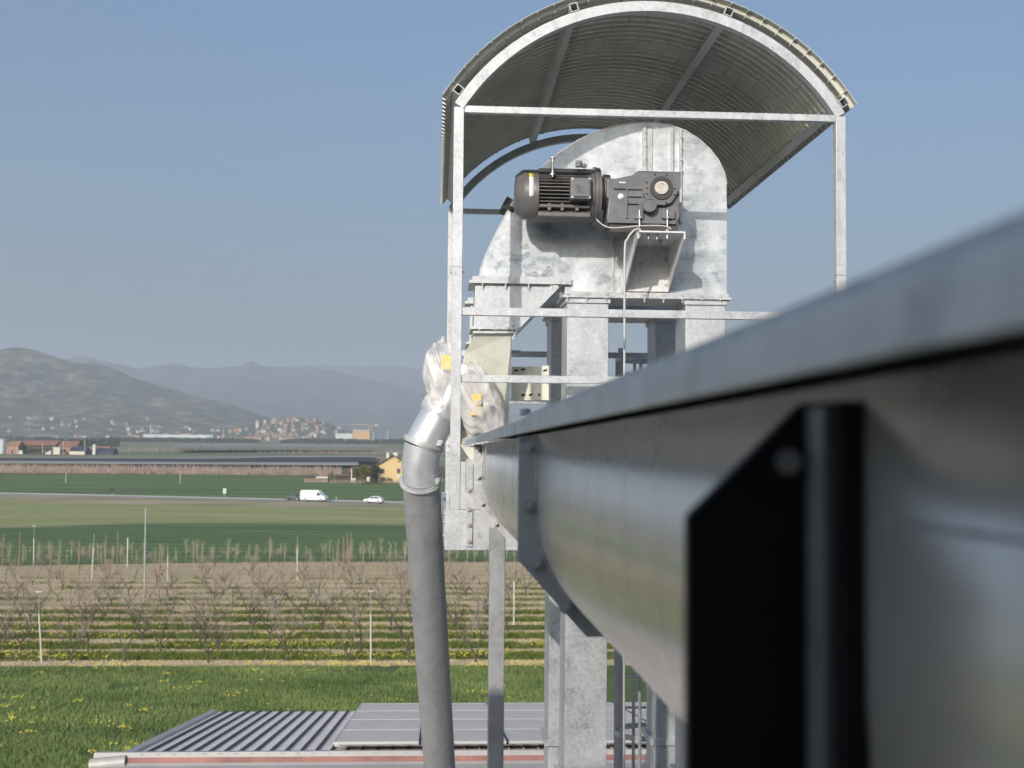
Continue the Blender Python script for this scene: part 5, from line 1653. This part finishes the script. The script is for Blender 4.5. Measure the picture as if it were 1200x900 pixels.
for a, b_, c, mt, lbl in ((23, 28, 528.4, M['white_wall'], "small white shed beside the brick farmhouse"), (54.5, 61, 528.6, M['white_wall'], "white trailer parked before the open barn"), (63.5, 71.5, 524.5, M['cream_wall'], "cream box body parked before the brick barn")):
    o = thing("outbuilding", lbl, "shed", (fx((a+b_)/2), YFm-1, zf))
    MB().box(fx(a), fx(b_), YFm-2, YFm+1, zf, fz(c, a)).build("wall", mt, o)
    MB().box(fx(a)-.2, fx(b_)+.2, YFm-2.2, YFm+1.2, fz(c, a)+.01, fz(c, a)+.3).build("roof", M['silo'], o)
for px, yt in ((52, 519), (76, 516.5), (101, 515), (15, 523), (22.3, 522)):
    o = tag(MB().cyl((fx(px), YFm-3, zf), (fx(px), YFm-3, fz(yt, px)), .13, 6).build("farm_pole", M['concrete']), "slim pale pole standing in front of the farm", "pole", "poles in front of the farm")
for k, px in enumerate((30, 38, 45, 57, 66, 74)):
    b0 = Vector((fx(px), YFm-1.5+k % 3, zf)); leafy("bush", "dark bush in front of the farm barns", "bush", b0, 3.5, 3.0, M['leaf_b'], 250, 60+k, .3, "bushes before the farm", False)

# ------------------------------------------------------------------ village, factories, scattered houses
M['v_cream'] = plain("village_cream", (.46, .39, .30), .9, 0, .05, .1)
M['v_white'] = plain("village_white", (.60, .57, .52), .9, 0, .05, .1)
M['v_pink'] = plain("village_pink", (.40, .28, .21), .9, 0, .05, .1)
M['v_ochre'] = plain("village_ochre", (.44, .29, .16), .9, 0, .05, .1)
M['factory'] = plain("factory_white", (.60, .62, .62), .8, 0, .04, .05)
M['teal'] = plain("factory_teal", (.25, .48, .50), .7, 0, .05, .05)
M['orange_wall'] = plain("orange_block", (.62, .36, .16), .8, 0, .05, .05)
house_protos = []
rr = random.Random(9)
for wi, wall in enumerate(('v_cream', 'v_white', 'v_pink', 'v_ochre')):
    for k in range(3):
        w, d, h = rr.uniform(9, 15), rr.uniform(8, 11), rr.uniform(5.5, 9.5)
        m = MB(); rh = rr.uniform(1.6, 2.6)
        m.quad_add([(-w/2, -d/2, -3), (w/2, -d/2, -3), (w/2, d/2, -3), (-w/2, d/2, -3), (-w/2, -d/2, h), (w/2, -d/2, h), (w/2, d/2, h), (-w/2, d/2, h), (-w/2, 0, h+rh), (w/2, 0, h+rh)],
                   [(0, 1, 5, 4), (1, 2, 6, 9, 5), (2, 3, 7, 6), (3, 0, 4, 8, 7)])
        nw = len(m.f)
        m.quad_add([(-w/2-.5, -d/2-.6, h-.25), (w/2+.5, -d/2-.6, h-.25), (w/2+.5, 0, h+rh+.25), (-w/2-.5, 0, h+rh+.25), (w/2+.5, d/2+.6, h-.25), (-w/2-.5, d/2+.6, h-.25)], [(0, 1, 2, 3), (3, 2, 4, 5)])
        nr = len(m.f)
        for j in range(2):
            for q in range(max(2, int(w/3.5))):
                x = -w/2+1.2+q*3.2; z = 1.2+j*3
                if z+1.3 < h and x+1 < w/2: m.quad_add([(x, -d/2-.05, z), (x+1, -d/2-.05, z), (x+1, -d/2-.05, z+1.3), (x, -d/2-.05, z+1.3)], [(0, 1, 2, 3)])
        me = bpy.data.meshes.new("village_house"); me.from_pydata(m.v, [], m.f)
        for mm in (M[wall], M['roof_red'], M['shutter']): me.materials.append(mm)
        me.polygons.foreach_set("material_index", [0]*nw+[1]*(nr-nw)+[2]*(len(m.f)-nr))
        house_protos.append(me)
def put_house(x, y, z, s_, label, group, kinds=range(12)):
    o = bpy.data.objects.new("village_house", house_protos[rr.choice(list(kinds))]); COL.objects.link(o)
    o.location = (x, y, z); o.scale = (s_,)*3; o.rotation_euler = (0, 0, rr.choice((0, .3, -.3, .8, -.7, 1.3)))
    tag(o, label, "house", group)
def hill_at(h, x, y): return float(h.z(np.array(x), np.array(y)))
for k in range(130):        # the hill village
    px = min(412, max(262, rr.gauss(338, 34))); u = rr.uniform(.05, .97)**1.2
    y = hill_t.Yf+(hill_t.Yr-hill_t.Yf)*u
    x = P(px, 505, y).x
    put_house(x, y, hill_at(hill_t, x, y), rr.uniform(.4, .75), "tiny pale red-roofed house on the village hill", "houses of the hill village")
for k in range(95):        # houses on the flat at the hills' foot
    px = rr.uniform(0, 470) if k < 45 else rr.uniform(150, 440); y = rr.uniform(2150, 2400); x = P(px, 515, y).x
    put_house(x, y, zg(y)+.2, rr.uniform(.45, .8), "tiny house in the line along the hills' foot", "houses along the hills' foot")
for k in range(90):        # hamlets on the wooded hill
    px = rr.uniform(0, 330) if k < 45 else rr.uniform(170, 335); u = abs(rr.gauss(0, .20 if k < 45 else .12))+.03
    y = hill_a.Yf+(hill_a.Yr-hill_a.Yf)*min(u, .75); x = P(px, 500, y).x
    put_house(x, y, max(hill_at(hill_a, x, y), zg(y)), rr.uniform(.4, .75), "tiny pale house scattered on the wooded hillside", "houses scattered on the hillside", (0, 1, 2, 4, 6, 7, 9))
def far_block(name, label, cat, px0, px1, py0, py1, Y, d, mw, mr, ends=None):
    x0, x1 = P(px0, py1, Y).x, P(px1, py1, Y).x; zt_ = P((px0+px1)/2, py0, Y).z; zb_ = min(P((px0+px1)/2, py1, Y).z, zg(Y))
    t = thing(name, label, cat, ((x0+x1)/2, Y+d/2, zb_))
    MB().box(x0, x1, Y, Y+d, zb_-1, zt_).build("wall", mw, t)
    MB().box(x0-.5, x1+.5, Y-.5, Y+d+.5, zt_+.05, zt_+(zt_-zb_)*.15+.4).build("roof", mr, t)
    if ends:
        for a, b_ in ends: MB().box(P(a, py1, Y).x, P(b_, py1, Y).x, Y-1.2, Y-.3, zb_, zt_-.3).build("end_panel", M['teal'], t)
    return t
far_block("factory", "long white factory with teal ends at the hills' foot", "factory", 168, 249, 510.6, 517.2, 1900, 40, M['factory'], M['factory'], [(180, 184), (241, 249)])
far_block("factory", "small white factory left of the long one", "factory", 155, 171, 513.5, 517.0, 2100, 30, M['v_white'], M['factory'])
far_block("warehouse", "cream warehouse with red roof below the village hill", "warehouse", 331, 349, 514.4, 519.0, 2080, 25, M['cream_wall'], M['roof_red'])
far_block("apartment_block", "orange cube building beside the construction crane", "building", 413.5, 433, 505.5, 514, 2160, 30, M['orange_wall'], M['v_cream'])
far_block("factory", "low white hall left of the orange building", "factory", 393, 413, 509.3, 513.5, 2180, 30, M['factory'], M['factory'])
far_block("warehouse", "brick red warehouse in front of the village", "warehouse", 288, 306, 512.2, 517.5, 2110, 30, M['v_pink'], M['roof_red'])
def on_hill(px, y): 
    x = P(px, 500, y).x; return Vector((x, y, hill_at(hill_t, x, y)))
q = on_hill(301.5, 2480)
t = thing("bell_tower", "slim white bell tower left of the hill village", "tower", q)
MB().box(q.x-2.6, q.x+2.6, q.y-2.6, q.y+2.6, q.z-4, P(301, 494.5, q.y).z).build("shaft", M['v_white'], t)
zt_ = P(301, 494.5, q.y).z
MB().cyl((q.x, q.y, zt_+.05), (q.x, q.y, zt_+5.5), 3.4, 4, .2).build("spire", M['v_cream'], t)
q = on_hill(321.5, 2520)
t = thing("church", "reddish church rising at the top of the village", "church", q)
MB().box(q.x-5, q.x+5, q.y-5, q.y+8, q.z-4, P(321, 491.5, q.y).z).build("nave", M['v_pink'], t)
MB().box(q.x-2.5, q.x+1.5, q.y-5.5, q.y-1.5, q.z, P(321, 489.5, q.y).z).build("tower", M['v_ochre'], t)
q = on_hill(350, 2550)
t = thing("castle", "old stone castle with square towers crowning the village hill", "castle", q)
zc_ = P(350, 494, q.y).z
MB().box(q.x-14, q.x+14, q.y-5, q.y+6, q.z-6, zc_).build("hall", M['v_ochre'], t)
for dx, pyt in ((-15, 490.5), (-9, 491.5), (4, 490.8), (13, 491.2)):
    MB().box(q.x+dx-3.2, q.x+dx+3.2, q.y-6.5, q.y-.5, q.z-6, P(350, pyt, q.y).z).build("tower", M['hay'], t)
Yc_ = 2170
for px, yt, jib, lbl in ((432, 497.2, (408, 443.5), "tower crane with long jib beside the orange building"), (435.5, 498.5, None, "second crane mast right of the orange building")):
    x = P(px, 515, Yc_).x; t = thing("tower_crane", lbl, "crane", (x, Yc_, zg(Yc_)))
    zt_ = P(px, yt, Yc_).z
    MB().box(x-.55, x+.55, Yc_-.55, Yc_+.55, zg(Yc_)-1, zt_).build("mast", M['orange_wall'], t)
    if jib:
        MB().box(P(jib[0], yt, Yc_).x, P(jib[1], yt, Yc_).x, Yc_-1.7, Yc_-.6, zt_-1.4, zt_-.4).build("jib", M['v_ochre'], t)
        MB().box(P(439, yt, Yc_).x, P(443.5, yt, Yc_).x, Yc_-1.8, Yc_-.4, zt_-3, zt_-1.42).build("counterweight", M['v_white'], t)
for px, yt in ((261.5, 503), (437.5, 506), (454, 503.5), (176, 497.5)):
    x = P(px, 515, 2150).x
    tag(MB().cyl((x, 2150, zg(2150)), (x, 2150, P(px, yt, 2150).z), .6, 6).build("mast", M['v_white']), "thin pale mast rising from the village plain", "mast", "masts on the village plain")
# belt of far trees along the plain
def tree_belt(name, label, px0, px1, py, depth, h, n, seed, mat):
    q = np.random.default_rng(seed)
    pp_ = q.uniform(px0, px1, n); g = G((px0+px1)/2, py)
    y = g.y+q.uniform(-depth, depth, n); x = np.array([P(a, py, b).x for a, b in zip(pp_, y)]); z = np.interp(y, _gy, _gz)
    gap = vnoise(x/40., y/40., seed); k = gap > .3; x, y, z, gap = x[k], y[k], z[k], gap[k]; n = len(x)
    zz = z+q.uniform(0, 1, n)**.8*h*(.4+gap)
    a = q.normal(0, 1, (n, 3)); a /= np.linalg.norm(a, axis=1)[:, None]; b_ = np.cross(a, q.normal(0, 1, (n, 3))); b_ /= np.linalg.norm(b_, axis=1)[:, None]
    s_ = q.uniform(.9, 2.0, (n, 1)); p = np.stack([x, y, zz], 1)
    v = np.stack([p-a*s_, p+b_*s_*.7, p+a*s_, p-b_*s_*.7], 1).reshape(-1, 3)
    o = np_mesh(name, v, np.arange(n*4).reshape(-1, 4), mat); o["kind"] = "stuff"; o["label"] = label
M['belt'] = mat_leaf("far_trees", (.035, .045, .025), (.075, .075, .045), .05)
tree_belt("far_tree_belt", "dark far line of trees in front of the village", -60, 520, 518.3, 25, 5, 9000, 3, M['belt'])
q9 = np.random.default_rng(91); n9 = 5000
y9 = q9.uniform(hill_t.Yf, hill_t.Yr+60, n9); x9 = np.array([P(p_, 505, b_).x for p_, b_ in zip(q9.uniform(262, 440, n9), y9)]); z9 = hill_t.z(x9, y9)+q9.uniform(0, 5, n9)
k9 = vnoise(x9/22., y9/30., 12) > .45; x9, y9, z9 = x9[k9], y9[k9], z9[k9]; n9 = len(x9)
a9 = q9.normal(0, 1, (n9, 3)); b9 = np.cross(a9, q9.normal(0, 1, (n9, 3))); a9 /= np.linalg.norm(a9, axis=1)[:, None]; b9 /= np.linalg.norm(b9, axis=1)[:, None]
p9 = np.stack([x9, y9, z9], 1); s9 = q9.uniform(.8, 1.8, (n9, 1))
o9 = np_mesh("hill_trees", np.stack([p9-a9*s9, p9+b9*s9*.7, p9+a9*s9, p9-b9*s9*.7], 1).reshape(-1, 3), np.arange(n9*4).reshape(-1, 4), M['belt']); o9["kind"] = "stuff"; o9["label"] = "dark trees between the village houses"
tree_belt("far_tree_belt", "dark tree line behind the farm on the left", -60, 140, 522.5, 15, 5, 1500, 4, M['belt'])
